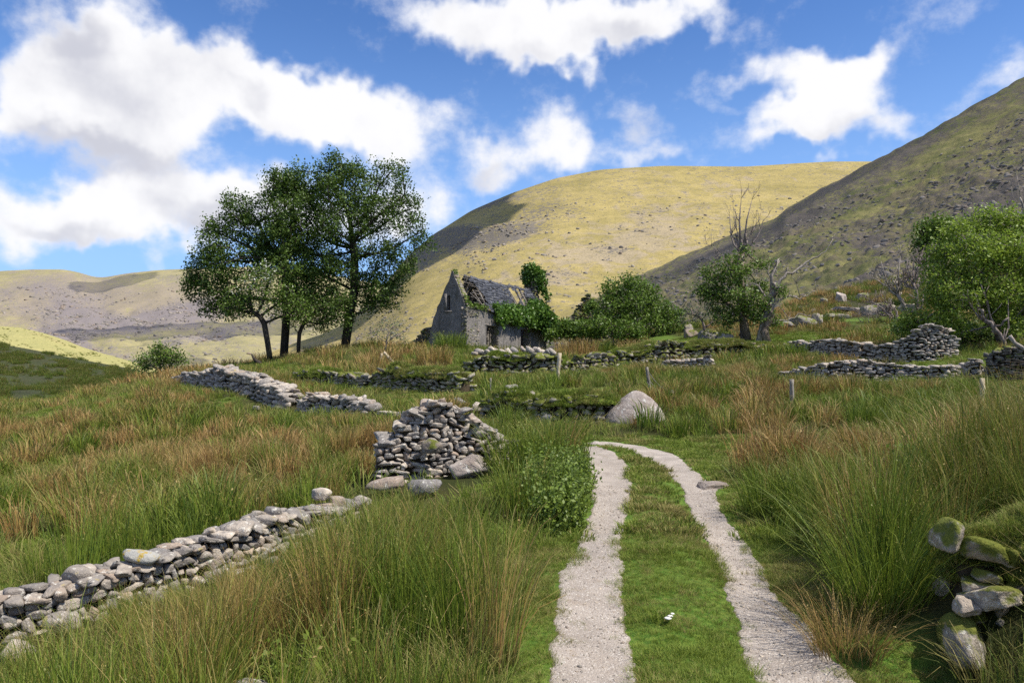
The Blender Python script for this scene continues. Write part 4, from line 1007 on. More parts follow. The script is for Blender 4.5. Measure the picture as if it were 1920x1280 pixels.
tree('shrub', 'round green shrub on the left skyline beyond the rushes', 'shrub', (300, 45),
     [(300,690,0)], [(300,658,20,0),(275,678,18,.5),(325,668,18,-.4),(300,680,22,0),(262,690,10,0),(340,680,12,0)], 45, 260, M_leaf_mid, M_bark_md, seed=5, r_base=.08, per=9, lspread=.18, lsize=.12, step=.22, kill=.32)
tree('sapling', 'thin pale green sapling in front of the hillside right of the largest tree', 'sapling', (722, 44), [(725,640,0)],
     [(720,618,22,0),(745,612,20,0),(700,625,16,0),(752,635,14,0)], 44, 150, M_leaf_pale, M_bark_gr, seed=6, r_base=.04, r_tip=.007, per=4, lspread=.2, lsize=.08, step=.2, kill=.3)
# stump
b = G(482, 43); mb = MB(); tube(mb, [b + (.3, 0, -.2), b + (.12, 0, .12), b + (-.15, 0, .3), b + (-.32, 0, .62)], [.16, .13, .09, .05], 8)
o = mb.build('tree_stump', M_bark_dk, smooth=True); 
for v in o.data.vertices: v.co -= Vector(b)
o.location = b; tag(o, 'dark broken leaning stump at the foot of the small hawthorn', 'stump')
# bushes between the cottage and the gnarled tree
tree('elder_bush', 'dense dark green bush between the cottage and the gnarled dead tree', 'bush', (1190, 54), [(1190,610,0)],
     [(1150,545,26,0),(1185,535,28,0),(1215,550,26,.3),(1150,575,30,-.5),(1190,575,38,-.6),(1230,580,30,0),(1255,600,26,-.3),(1220,610,30,-.8),(1170,610,34,-.8),(1130,600,24,-.5),(1275,590,14,0),(1120,618,24,-.6)],
     54, 1100, M_leaf_mid, M_bark_dk, seed=7, r_base=.16, per=9, lspread=.2, lsize=.17, step=.3, kill=.4, leaf_depth=4)
tree('hawthorn_bush', 'low lighter green bush at the foot of the dense dark bush', 'bush', (1150, 51), [(1150,622,0)],
     [(1130,612,20,0),(1165,618,22,0),(1095,615,16,0),(1195,622,16,0)], 51, 300, M_leaf_mid, M_bark_md, seed=8, r_base=.06, per=9, lspread=.18, lsize=.15, step=.22, kill=.3)
tree('gnarled_tree', 'gnarled half dead tree with green lower crown and bare grey top twigs', 'tree', (1402, 45),
     [(1398,620,0),(1392,590,0),(1388,550,0),(1390,510,0),(1390,475,0)],
     [(1335,520,30,0),(1370,505,32,-.3),(1410,500,26,0),(1340,560,30,.3),(1385,555,34,-.6),(1420,540,22,.3),(1318,545,18,0),(1360,590,26,-.3),(1415,585,28,0),(1440,500,16,0),(1395,475,16,0)],
     45, 900, M_leaf_mid, M_bark_md, seed=9, r_base=.24, per=10, lspread=.18, lsize=.14, step=.25, kill=.36, clump=.8)
def twigs(mb, line, r0, r1, rg, n, ln, depth, up=.25):
    line = np.array(line, float); q = resamp(line, .22 if ln > .5 else .12); q[1:-1] += rg.normal(0, .03 + .02 * ln, (len(q) - 2, 3))
    rad = np.linspace(r0, r1, len(q)); tube(mb, q, rad, 6 if r0 > .05 else 4)
    if depth == 0: return
    for k in range(n):
        i = rg.integers(int(len(q) * .25), len(q)); d_ = q[min(i + 1, len(q) - 1)] - q[max(i - 1, 0)]; d_ = d_ / (np.linalg.norm(d_) + 1e-9)
        v = d_ * .7 + rg.normal(0, .6, 3) + (0, 0, up); v /= np.linalg.norm(v); L_ = ln * rg.uniform(.45, 1.2); m_ = q[i] + v * L_ * .5 + rg.normal(0, .08 * L_, 3); v2 = v + (0, 0, up * .8)
        twigs(mb, [q[i], m_, q[i] + v2 / np.linalg.norm(v2) * L_], min(rad[i] * .6, .05), max(r1 * .7, .009), rg, max(int(n * .6), 2), ln * .55, depth - 1, up)
def deadtree(label, base, d, limbs, seed, mat, n=6, ln=1.0, depth=2, up=.25, tip=.014, cat='dead tree', name='dead_tree', group=None):
    rg = np.random.default_rng(seed); b = G(*base); th_ = thing(name, label, cat, tuple(b), group); mb = MB()
    for k, (pts_, r0, r1) in enumerate(limbs):
        L = [P(x, y, d + (dd[0] if dd else 0)) for x, y, *dd in pts_]
        if k == 0: L = [b - (0, 0, .3), b] + L
        twigs(mb, L, r0, r1, rg, n, ln, depth, up)
    mb.build('trunk', mat, th_, smooth=True)
deadtree('bare grey dead treetop rising straight out of the gnarled green crown', (1394, 45.6), 45.5,
     [([(1392,580),(1388,520),(1390,480),(1392,470)], .2, .12), ([(1392,480),(1375,455),(1366,430),(1368,405)], .08, .02), ([(1390,475),(1392,440),(1385,405),(1390,372)], .09, .015), ([(1392,480),(1398,440),(1402,400),(1410,375)], .08, .015), ([(1394,475),(1415,450),(1425,425),(1440,405)], .06, .015), ([(1388,490),(1355,480),(1335,462),(1325,458)], .05, .015), ([(1390,470),(1412,430),(1424,408),(1428,395)], .05, .012), ([(1390,460),(1378,420),(1374,385)], .05, .012)], 31, M_bark_gr, 6, .9, 2, .5)
deadtree('bleached dead tree leaning right with long pale crooked branches', (1425, 44), 44,
     [([(1428,615),(1440,590),(1446,560),(1450,545)], .30, .2), ([(1448,555),(1458,528),(1470,518),(1490,508),(1515,490),(1535,482),(1552,465),(1562,448)], .11, .02), ([(1446,550),(1442,525),(1452,500),(1460,485)], .13, .03),
      ([(1445,575),(1462,562),(1482,555),(1500,560),(1520,548),(1528,545)], .07, .02), ([(1500,556),(1490,530),(1482,512)], .04, .015), ([(1438,602),(1460,600),(1480,598),(1500,590),(1520,592)], .06, .02), ([(1478,596),(1470,580),(1462,575)], .03, .012), ([(1440,560),(1425,540),(1410,530)], .09, .02), ([(1448,530),(1440,505),(1444,492)], .05, .015)], 32, M_bark_pl, 4, .55, 2, .25)
tree('thorn_tree', 'stout brown gnarled stump of thorn with a few green leaves under the leaning dead tree', 'tree', (1440, 43.5), [(1432,615,0),(1446,590,0)],
     [(1430,570,16,0),(1465,545,14,0),(1450,600,16,0),(1420,595,14,0)], 43.8, 200, M_leaf_mid, M_bark_md, seed=17, r_base=.26, per=6, lspread=.16, lsize=.12, step=.22, kill=.3)
tree('thorn_tree', 'small sparse grey thorn tree left of the gnarled tree', 'tree', (1322, 47),
     [(1322,620,0),(1318,605,0)], [(1300,590,20,0),(1330,585,22,0),(1280,600,14,0),(1345,605,12,0),(1285,575,14,0)], 47, 170, M_leaf_pale, M_bark_gr, seed=12, r_base=.09, per=3, lspread=.16, lsize=.10, step=.22, kill=.3)
SH = 'bare shrubs on the right hillside'
deadtree('bleached bare shrub with upright forked branches left of the big green tree', (1700, 55), 55, [([(1695,575),(1680,550)], .16, .1), ([(1682,555),(1665,535),(1655,510),(1652,490)], .09, .02), ([(1682,552),(1680,525),(1690,500),(1688,480)], .09, .02), ([(1672,540),(1650,530),(1635,520)], .06, .02), ([(1685,540),(1700,520),(1705,500)], .06, .02)], 33, M_bark_pl, 8, 1.1, 2, .35, cat='shrub', name='bare_shrub', group=SH)
deadtree('pinkish bare shrub touching the big green tree', (1722, 54), 54, [([(1720,560),(1712,530)], .14, .08), ([(1714,540),(1700,505),(1698,480)], .08, .02), ([(1714,540),(1722,505),(1730,470)], .08, .02), ([(1716,545),(1735,515),(1740,490)], .07, .02)], 34, M_bark_gr, 10, 1.1, 2, .35, cat='shrub', name='bare_shrub', group=SH)
deadtree('low sprawling heap of bare grey branches below the bleached shrubs', (1680, 50), 50, [([(1675,598),(1665,590)], .1, .07), ([(1672,598),(1640,585),(1615,588)], .06, .02), ([(1672,596),(1645,570),(1625,565)], .06, .02), ([(1675,595),(1660,575),(1650,562)], .05, .02), ([(1680,600),(1640,605),(1610,600)], .05, .015), ([(1690,600),(1650,612),(1625,618)], .05, .015)], 35, M_bark_gr, 10, .9, 2, .1, cat='shrub', name='bare_shrub', group=SH)
tree('holly_tree', 'dark olive tree behind the left shoulder of the big bright tree', 'tree', (1755, 58), [(1752,500,0)],
     [(1745,435,28,0),(1765,425,24,0),(1735,455,22,0),(1770,460,30,0),(1740,480,24,0)], 58, 520, M_leaf_mid, M_bark_md, seed=13, r_base=.2, per=10, lspread=.25, lsize=.2, step=.35, kill=.45)
tree('willow_tree', 'big bright green bushy tree filling the right edge', 'tree', (1880, 36),
     [(1872,620,0),(1858,590,0),(1845,560,.2),(1838,520,.2)],
     [(1800,440,38,0),(1850,420,42,.3),(1900,425,40,0),(1950,440,50,0),(1770,490,40,.2),(1820,480,50,-.8),(1880,480,50,-.8),(1930,490,50,-.3),(1750,545,42,0),(1800,550,50,-1),(1860,545,50,-.9),(1920,550,50,-.8),(1720,600,30,.2),(1770,605,42,-.5),(1990,520,60,0),(1960,590,50,0),(1900,600,40,-.9),(1700,608,20,.4)],
     36, 3600, M_leaf_brt, M_bark_gr, seed=14, r_base=.2, per=12, lspread=.17, lsize=.125, step=.26, kill=.34, leaf_depth=2, clump=.7)
tree('willow_bush', 'dark shaded bush growing under the big bright tree behind the upper wall', 'bush', (1800, 38), [(1800,640,0)],
     [(1720,620,24,0),(1760,625,28,0),(1800,625,30,0),(1840,630,26,0),(1690,615,18,0),(1880,630,24,0)], 38.5, 500, M_leaf_mid, M_bark_md, seed=15, r_base=.1, per=9, lspread=.2, lsize=.13, step=.26, kill=.32)
deadtree('thin bleached dead branches rising above the tree at the top right edge', (1945, 42), 42, [([(1940,560),(1930,450),(1922,400),(1912,370)], .1, .05), ([(1922,400),(1908,385),(1898,365),(1896,350)], .035, .015), ([(1914,375),(1908,350),(1906,325)], .035, .014), ([(1918,385),(1925,360),(1932,340)], .035, .014)], 36, M_bark_pl, 3, .4, 1, .3)
deadtree('pale bare limbs showing through the lower side of the big bright tree', (1885, 34.5), 34.3, [([(1880,635),(1865,615),(1845,600)], .11, .08), ([(1860,612),(1835,590),(1815,565),(1805,550)], .06, .02), ([(1872,625),(1860,590),(1848,560),(1838,530)], .06, .02), ([(1850,602),(1835,575),(1825,540)], .045, .015), ([(1882,635),(1895,600),(1890,560)], .06, .02)], 37, M_bark_gr, 4, .7, 1, .3, name='bare_limbs', cat='branches')
# fallen branches by the right edge
mb = MB(); a_ = P(1893, 630, 25); tube(mb, [a_, P(1903, 643, 25), P(1922, 655, 24.8), P(1990, 672, 24.5)], [.07, .06, .07, .09], 7); o = mb.build('fallen_branch', M_bark_pl, smooth=True); tag(o, 'thick pale fallen branch lying over the wall at the right edge', 'branch')
mb = MB(); rg = np.random.default_rng(6)
for k in range(9):
    s_ = P(1960, 690 + k * 3, 22.5); e_ = P(1868 + rg.uniform(0, 30), 672 + k * 5, 22.3 + rg.uniform(-.3, .3)); m_ = (s_ + e_) / 2 + rg.normal(0, .12, 3); tube(mb, resamp([s_, m_, e_], .3), np.linspace(.03, .008, len(resamp([s_, m_, e_], .3))), 4)
o = mb.build('twiggy_branch', M_bark_dk); tag(o, 'dark twiggy branches sticking out over the grass at the right edge', 'branch')

# ------------------------------------------------------------------ ivy
def ivy(name, label, cents, spread, per, size, seed, loc, stem=False, matl=None):
    rg = np.random.default_rng(seed); th_ = thing(name, label, 'ivy', tuple(loc)); V, Q, r_ = leaves(cents, spread, per, size, rg, .8, flat=.2)
    mk('foliage', V, Q, attrs={'r': r_}, mat=matl or M_leaf_ivy, parent=th_)
    mb = MB()
    for k in range(5 if stem else 0):
        c_ = cents[rg.integers(len(cents))]; tube(mb, resamp([np.array(loc) + rg.normal(0, .1, 3), (np.array(loc) + c_) / 2 + rg.normal(0, .15, 3), c_], .5), .02, 4)
    if stem: mb.build('stem', M_bark_md, th_)
def surf(f, n, rg): return np.array([f(rg) for _ in range(n)])
rg = np.random.default_rng(40)
def f_front(r_):
    t_ = 3.1 + 8.9 * r_.uniform(0, 1) ** .8; top = min(.55 + (t_ - 2.9) * .10, 1.2); low = .35 + .35 * abs(math.sin(t_ * 1.3)) + max(0, (t_ - 8.5)) * .28
    u = r_.uniform(-1, 1); z = ZE + (top * .55 if u > 0 else low * 1.2) * u * (abs(u) ** .2); g_ = -.3 - r_.uniform(0, .25)
    if z > ZE: g_ = -.25 + (z - ZE) * .45 - r_.uniform(0, .1)
    return H(t_, g_, z)
c1 = surf(f_front, 900, rg)
c1b = surf(lambda r_: (lambda t_, s_: roof_pt(t_, s_, 'f', .12))(r_.uniform(9.3, 11.9), r_.uniform(.45, 1.05)), 260, rg)
c1c = blobpts([(1030,605,20),(1050,615,18),(1020,590,18),(1065,622,12),(1010,598,16)], 56, 420, rg)
ivy('ivy', 'thick bright ivy hanging over the cottage front wall and eaves', np.concatenate([c1, c1b, c1c]), .13, 9, .2, 41, G(1040, 54))
ivy('ivy', 'round ivy mass swallowing the cottage chimney', blobpts([(996,510,17),(1003,517,20),(1010,530,14),(990,522,12),(1020,545,7),(1026,557,5)], 58.5, 420, rg), .13, 10, .2, 42, H(LEN - .3, GR, ZR - .4))
ivy('ivy', 'low ivy and bramble spreading right from the cottage towards the dark bush', blobpts([(1060,612,14),(1085,615,16),(1110,620,14),(1040,625,14),(1075,628,10)], 53, 380, rg), .15, 9, .18, 43, G(1080, 53), matl=M_leaf_mid)
ivy('ivy', 'small ivy patch on the ruined gable behind the bush', blobpts([(1112,570,9),(1105,580,9),(1120,582,8)], 61.3, 90, rg), .13, 8, .18, 44, G(1110, 61.5), matl=M_leaf_mid)
c5 = np.concatenate([surf(lambda r_: H(r_.uniform(.2, 2.4), -.05 + r_.normal(0, .12), ZE + .12 + r_.normal(0, .08)), 70, rg), surf(lambda r_: (lambda f_: H(.1 + r_.uniform(0, .4), GR * (1 - f_), ZR + (ZE - ZR) * f_ + .12))(r_.choice([.02, .08, .75, .85, .92, 1.0])), 40, rg)])
ivy('ivy', 'thin mossy creeper on the broken gable top and near corner of the cottage', c5, .06, 7, .12, 45, H(.3, 0, ZE - .3), matl=M_leaf_mid)

# ------------------------------------------------------------------ nettle patch by the lane
def leafy_patch(name, label, pts, hgt, nst, seed, mat, lsize=.055):
    rg = np.random.default_rng(seed); th_ = thing(name, label, 'plants', tuple(pts[0])); mb = MB(); cents = []
    for k in range(nst):
        c_ = pts[rg.integers(len(pts))]; x, y = c_[0] + np.clip(rg.normal(0, .16), -.3, .3), c_[1] + rg.normal(0, .22); z = float(T(x, y)); h_ = hgt * rg.choice([.35, .6, .8, 1.0, 1.25]) * rg.uniform(.85, 1.1); ln = rg.normal(0, .12, 2)
        a_ = np.array([x, y, z]); e_ = a_ + (ln[0], ln[1], h_); tube(mb, [a_, (a_ + e_) / 2 + (0, 0, .02), e_], [.006, .005, .003], 4)
        for f_ in np.linspace(.2, 1, 8): cents.append(a_ + (e_ - a_) * f_)
    V, Q, r_ = leaves(np.array(cents), .045, 6, lsize, rg, .4, flat=1.0); o_ = mb.build('stem', mat, th_); o_['kind'] = 'stuff'; mk('foliage', V, Q, attrs={'r': r_}, mat=mat, parent=th_)
for q_ in [[G(1040, 8.7), G(1055, 9.3), G(1068, 10.0), G(1040, 10.0), G(1070, 10.8), G(1020, 11.2), G(1000, 10.4), G(1060, 11.6)]]:
    leafy_patch('nettle_patch', 'dense patch of grey green nettles at the left edge of the lane', q_, .44, 280, 50, M_nettle, .045)
    for k in q_: EXCL.append((k[0], k[1], .30))
leafy_patch('bramble_patch', 'low dark green leafy weeds at the foot of the foreground rushes', [G(505, 5.1), G(530, 5.3)], .22, 50, 51, M_nettle, .04)
leafy_patch('bramble_patch', 'green bracken and moss clump on the bank at right below the blond rushes', [G(1740, 9.5), G(1780, 9.3), G(1710, 10)], .35, 160, 52, M_leaf_mid, .06)

# ------------------------------------------------------------------ rushes, grass and gravel
def blade_mesh(n, hgt, rad, wid, lean, rg, seg=4, heads=0, curl=1.7, broken=.06, hv=(.55, 1.1)):
    a = rg.uniform(0, 2 * math.pi, n); r0 = rad * np.sqrt(rg.uniform(0, 1, n)); az_ = a + rg.normal(0, .7, n)
    bx, by = r0 * np.cos(a), r0 * np.sin(a); h = hgt * rg.uniform(hv[0], hv[1], n); ln = lean * (.25 + r0 / rad) * rg.uniform(.3, 1.5, n) * h
    brk = rg.random(n) < broken; ln = np.where(brk, h * rg.uniform(.5, 1.0, n), ln); hz_ = np.where(brk, h * .55, h)
    t_ = np.linspace(0, 1, seg + 1)[None]
    off = ln[:, None] * t_ ** curl
    x = bx[:, None] + off * np.cos(az_)[:, None]; y = by[:, None] + off * np.sin(az_)[:, None]
    z = hz_[:, None] * np.sin(t_ * np.where(brk, 2.3, 1.45)[:, None]) / np.where(brk, 1.0, math.sin(1.45))[:, None]
    wa = rg.uniform(0, math.pi, n); w_ = wid * rg.uniform(.6, 1.3, n)[:, None] * (1 - t_ * .8)
    dx, dy = np.cos(wa)[:, None] * w_ / 2, np.sin(wa)[:, None] * w_ / 2
    V = np.stack([np.stack([x - dx, y - dy, z], -1), np.stack([x + dx, y + dy, z], -1)], 2)   # n, seg+1, 2, 3
    base_ = (np.arange(n)[:, None] * (seg + 1) + np.arange(seg)[None]) * 2
    Q = np.stack([base_, base_ + 1, base_ + 3, base_ + 2], -1).reshape(-1, 4)
    rr = rg.uniform(0, 1, n); tt = np.broadcast_to(t_[..., None], (n, seg + 1, 2)).reshape(-1); rv = np.repeat(rr, (seg + 1) * 2)
    V = V.reshape(-1, 3)
    if heads:
        k = rg.choice(n, int(n * heads)); f_ = .80
        cx = bx[k] + ln[k] * f_ ** curl * np.cos(az_[k]); cy = by[k] + ln[k] * f_ ** curl * np.sin(az_[k]); cz = hz_[k] * math.sin(f_ * 1.45) / math.sin(1.45)
        s_ = wid * 1.3; m = len(k); d1_ = rg.normal(0, 1, (m, 3)); d1_ /= np.linalg.norm(d1_, axis=1)[:, None]; d2_ = np.cross(d1_, rg.normal(0, 1, (m, 3))); d2_ /= np.linalg.norm(d2_, axis=1)[:, None]
        c = np.stack([cx, cy, cz], -1) + d1_ * s_ * .6
        HV = np.stack([c - d1_ * s_, c + d2_ * s_ * .6, c + d1_ * s_, c - d2_ * s_ * .6], 1).reshape(-1, 3)
        Q = np.concatenate([Q, np.arange(m * 4).reshape(m, 4) + len(V)]); V = np.concatenate([V, HV]); tt = np.r_[tt, np.full(m * 4, 1.0)]; rv = np.r_[rv, np.full(m * 4, .95)]
    return V, Q, tt, rv
def variants(name, cnt, mat, seed, **k):
    c = bpy.data.collections.new(name)
    for i in range(cnt):
        V, Q, tt, rv = blade_mesh(rg=np.random.default_rng(seed + i), **k)
        o = mk('%s' % name, V, Q, attrs={'t': tt, 'r': rv}, mat=mat, link=False); c.objects.link(o)
    return c
def scatter(name, label, coll, pts, yaw, tx, ty, scl, idx, tint):
    n = len(pts); o = mk(name, pts, attrs={'rot': np.stack([tx, ty, yaw], -1), 'scl': scl, 'tint': tint})
    o.data.attributes.new('idx', 'INT', 'POINT').data.foreach_set('value', np.asarray(idx, np.int32))
    ng = bpy.data.node_groups.new(name, 'GeometryNodeTree'); ng.interface.new_socket('Geometry', in_out='INPUT', socket_type='NodeSocketGeometry'); ng.interface.new_socket('Geometry', in_out='OUTPUT', socket_type='NodeSocketGeometry')
    N = ng.nodes; i_ = N.new('NodeGroupInput'); o_ = N.new('NodeGroupOutput'); ip = N.new('GeometryNodeInstanceOnPoints'); ci = N.new('GeometryNodeCollectionInfo')
    ci.inputs['Collection'].default_value = coll; ci.inputs['Separate Children'].default_value = True; ci.inputs['Reset Children'].default_value = True
    def at(nm, ty_):
        a_ = N.new('GeometryNodeInputNamedAttribute'); a_.data_type = ty_; a_.inputs['Name'].default_value = nm; return a_.outputs['Attribute']
    L = ng.links; L.new(i_.outputs[0], ip.inputs['Points']); L.new(ci.outputs[0], ip.inputs['Instance']); ip.inputs['Pick Instance'].default_value = True
    L.new(at('idx', 'INT'), ip.inputs['Instance Index']); L.new(at('rot', 'FLOAT_VECTOR'), ip.inputs['Rotation']); L.new(at('scl', 'FLOAT'), ip.inputs['Scale']); L.new(ip.outputs[0], o_.inputs[0])
    md = o.modifiers.new('scatter', 'NODES'); md.node_group = ng
    o['kind'] = 'stuff'; o['label'] = label; return o
EX = np.array(EXCL)
def excl(x, y, pad=0.0):
    m = np.zeros(len(x), bool)
    for k in range(0, len(EX), 200):
        e = EX[k:k + 200]; m |= (((x[:, None] - e[None, :, 0]) ** 2 + (y[:, None] - e[None, :, 1]) ** 2) < (e[None, :, 2] + pad) ** 2).any(1)
    return m
def region(x, y, z, lst):
    u, v = PX(x, y, z); o = np.zeros(len(x))
    for (a, b, rx, ry, wt) in lst: o = o + wt * np.exp(-((u - a) / rx) ** 2 - ((v - b) / ry) ** 2)
    return o
TINTR = [(430,1210,140,60,.5),(100,1230,90,40,.3),(830,1180,60,60,.25),(260,800,320,110,.14),(380,870,60,30,.35),(160,930,60,25,.4),(560,840,50,25,.3),(620,655,130,28,.5),(720,685,60,28,.45),(1085,645,40,22,.55),(1200,635,45,18,.55),(250,710,220,40,.3),(80,1020,120,60,.4),(300,1230,220,90,.6),(1510,840,100,60,.9),(1700,890,80,40,.6),(1400,760,60,20,.5),(1640,740,80,20,.4),(1480,585,120,40,.45),
         (1600,600,100,40,.4),(1250,695,100,20,.2),(900,695,50,18,.4),(430,930,110,60,.3),(1860,860,90,90,.4),(1560,1230,110,70,.3),(680,890,30,40,.4),(820,675,30,18,.5),(150,830,90,40,.25),(500,1150,60,60,.25),(1450,700,200,30,.2),
         (750,1100,260,150,-.3),(1000,780,80,60,-.25),(845,655,35,20,-.7),(1135,650,22,18,-.5),(1700,775,200,30,-.15),(1440,960,60,70,-.3),(1650,1100,110,110,-.3),(1000,900,60,60,-.2),(1600,780,120,30,-.1)]
HGTR = [(760,1120,260,140,.30),(60,790,40,30,-.5),(215,745,25,30,-.6),(1860,900,80,80,.25),(1650,1120,120,100,.15),(1060,800,60,40,-.1),(1250,640,200,12,-.4),(1000,660,150,16,-.4),(1650,690,180,20,-.35),(1440,960,60,60,.1)]
def field(d0, d1, sp, seed, keepf=None, xlim=None):
    rg_ = np.random.default_rng(seed); w_ = d1 * .86 + 2
    gx, gy = np.meshgrid(np.arange(-w_, w_, sp), np.arange(d0, d1, sp)); x = gx.ravel() + rg_.uniform(-.5, .5, gx.size) * sp; y = gy.ravel() + rg_.uniform(-.5, .5, gx.size) * sp
    m = np.abs(x) < y * .80 + 1.5; x, y = x[m], y[m]; return x, y, T(x, y), rg_
def on_track(x, y, pad=0.0):
    yy = np.clip(y, -5, YEND)
    o = ((x > edge_x(La, yy) - pad) & (x < edge_x(Rb, yy) + pad) & (y < YEND + .3))
    o |= ((x > edge_x(Ra, np.clip(y, 0, YR)) - pad) & (x < edge_x(Rb, np.clip(y, 0, YR)) + pad) & (y >= YEND - .5) & (y < YR + .2))
    return o
def in_rut(x, y):
    yy = np.clip(y, -5, YEND); e_ = .06 + .16 * fbm(x / .22, y / .22, seed=88, oct=3); a = ((x > edge_x(La, yy) + e_) & (x < edge_x(Lb, yy) - e_)) | ((x > edge_x(Ra, yy) + e_) & (x < edge_x(Rb, yy) - e_))
    return (a & (y < YEND)) | ((y >= YEND) & (y < YR + .1) & (x > edge_x(Ra, np.clip(y, 0, YR))) & (x < edge_x(Rb, np.clip(y, 0, YR))))
# tall rushes at four sizes of detail
RV = [(1.8, 8.5, .26, variants('rush_near', 7, M_rush, 100, n=150, hgt=.92, rad=.15, wid=.0062, lean=.27, seg=5, heads=.22)),
      (8.5, 17, .33, variants('rush_mid', 7, M_rush, 200, n=115, hgt=.66, rad=.19, wid=.0125, lean=.34, seg=4, heads=.12)),
      (17, 34, .48, variants('rush_far', 6, M_rush, 300, n=90, hgt=.56, rad=.26, wid=.024, lean=.38, seg=3)),
      (34, 82, .80, variants('rush_distant', 5, M_rush, 400, n=60, hgt=.52, rad=.48, wid=.040, lean=.5, seg=3))]
def rush_tint(x, y, z, rg_):
    return np.clip(.20 + .48 * fbm(x / 3.0, y / 3.0, seed=71, oct=2) + .95 * fbm(x / .75, y / .75, seed=72, oct=2) + .25 * sstep(10, 20, y) * (x < 0) + .10 * sstep(12, 20, y) * (x > 0) + rg_.normal(0, .16, len(x)) + region(x, y, z, TINTR), -.1, 1.05)
for k, (d0, d1, sp, coll) in enumerate(RV):
    x, y, z, rg_ = field(d0, d1, sp, 500 + k)
    tm = turf_mask(x, y); dens = 1.0 - 1.05 * sstep(.25, .7, tm); dens *= .16 + 1.0 * sstep(-.16, .06, fbm(x / (.62 + .3 * k), y / (.62 + .3 * k), seed=91, oct=2))
    if k == 3: dens *= ((z < 12) & (y < 52)) | (x > 8)
    pad = .30 if k == 0 else .34
    keep = (rg_.random(len(x)) < dens) & ~on_track(x, y, pad) & ~excl(x, y, .10 if k < 2 else .2)
    keep &= ~((y < 3.4) & (x > -.75) & (x < 2.9))
    keep &= ~((y < 3.2) & (np.abs(x) > 3.5))
    # keep the stones of the foreground wall in view: only low growth right in front of it
    u, v = PX(x, y, z)
    x, y, z, u, v = x[keep], y[keep], z[keep], u[keep], v[keep]; n_ = len(x)
    s_ = np.clip(.88 + .30 * fbm(x / 1.9, y / 1.9, seed=73, oct=2) + .35 * fbm(x / .7, y / .7, seed=74, oct=1) + rg_.normal(0, .13, n_) + region(x, y, z, HGTR), .35, 1.5)
    if k < 3:
        for (ex, ey, er) in WALLP:      # growth stays low right at the foot of the walls
            s_ = np.where((y < ey) & (y > ey - .16 * ey) & (np.abs(x - ex * y / ey) < .4), np.minimum(s_, .24 + 3.2 * np.clip(ey - y, 0, 3) / ey), s_)
    LIMX = np.array([-400, 0, 150, 300, 400, 480, 560, 640, 700, 780, 880, 960, 1040]); LIMY = np.array([1160, 1150, 1115, 1085, 1060, 1010, 985, 930, 905, 915, 885, 890, 930])
    lim = np.interp(u, LIMX, LIMY); dmax = np.interp(u, [-400, 0, 590, 640, 920, 1000], [6.1, 6.4, 8.9, 11.4, 12.0, 9.0])
    smax = (2 - (lim - 700) / F * y - z) / .92 * rg_.uniform(.80, 1.08, n_)
    s_ = np.where((u < 1050) & (y < dmax), np.clip(np.minimum(s_, smax), .16, None), s_)
    ti = rush_tint(x, y, z, rg_)
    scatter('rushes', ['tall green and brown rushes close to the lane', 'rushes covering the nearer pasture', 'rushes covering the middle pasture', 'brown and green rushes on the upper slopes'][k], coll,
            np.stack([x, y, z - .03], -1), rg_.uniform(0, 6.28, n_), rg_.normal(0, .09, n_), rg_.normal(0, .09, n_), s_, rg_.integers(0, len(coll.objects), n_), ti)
# medium meadow grass under and between the rushes
GVn = variants('meadow_grass_near', 5, M_grass, 600, n=70, hgt=.28, rad=.16, wid=.006, lean=.7, seg=3)
GVf = variants('meadow_grass_far', 5, M_grass, 620, n=60, hgt=.30, rad=.34, wid=.018, lean=.7, seg=2)
for k, (d0, d1, sp, coll) in enumerate([(1.8, 9, .21, GVn), (9, 48, .55, GVf)]):
    x, y, z, rg_ = field(d0, d1, sp, 700 + k); tm = turf_mask(x, y)
    keep = (rg_.random(len(x)) < (1.0 - .95 * tm)) & ~on_track(x, y, .3 + .15 * k) & ~excl(x, y, .02); x, y, z = x[keep], y[keep], z[keep]; n_ = len(x)
    ti = np.clip(.35 + .5 * fbm(x / 2.6, y / 2.6, seed=71, oct=3) + rg_.normal(0, .2, n_) + .6 * region(x, y, z, TINTR), 0, 1)
    scatter('meadow_grass', ['meadow grass between the near rushes', 'meadow grass of the pasture'][k], coll, np.stack([x, y, z - .02], -1), rg_.uniform(0, 6.28, n_), rg_.normal(0, .1, n_), rg_.normal(0, .1, n_), rg_.uniform(.6, 1.25, n_), rg_.integers(0, 5, n_), ti)
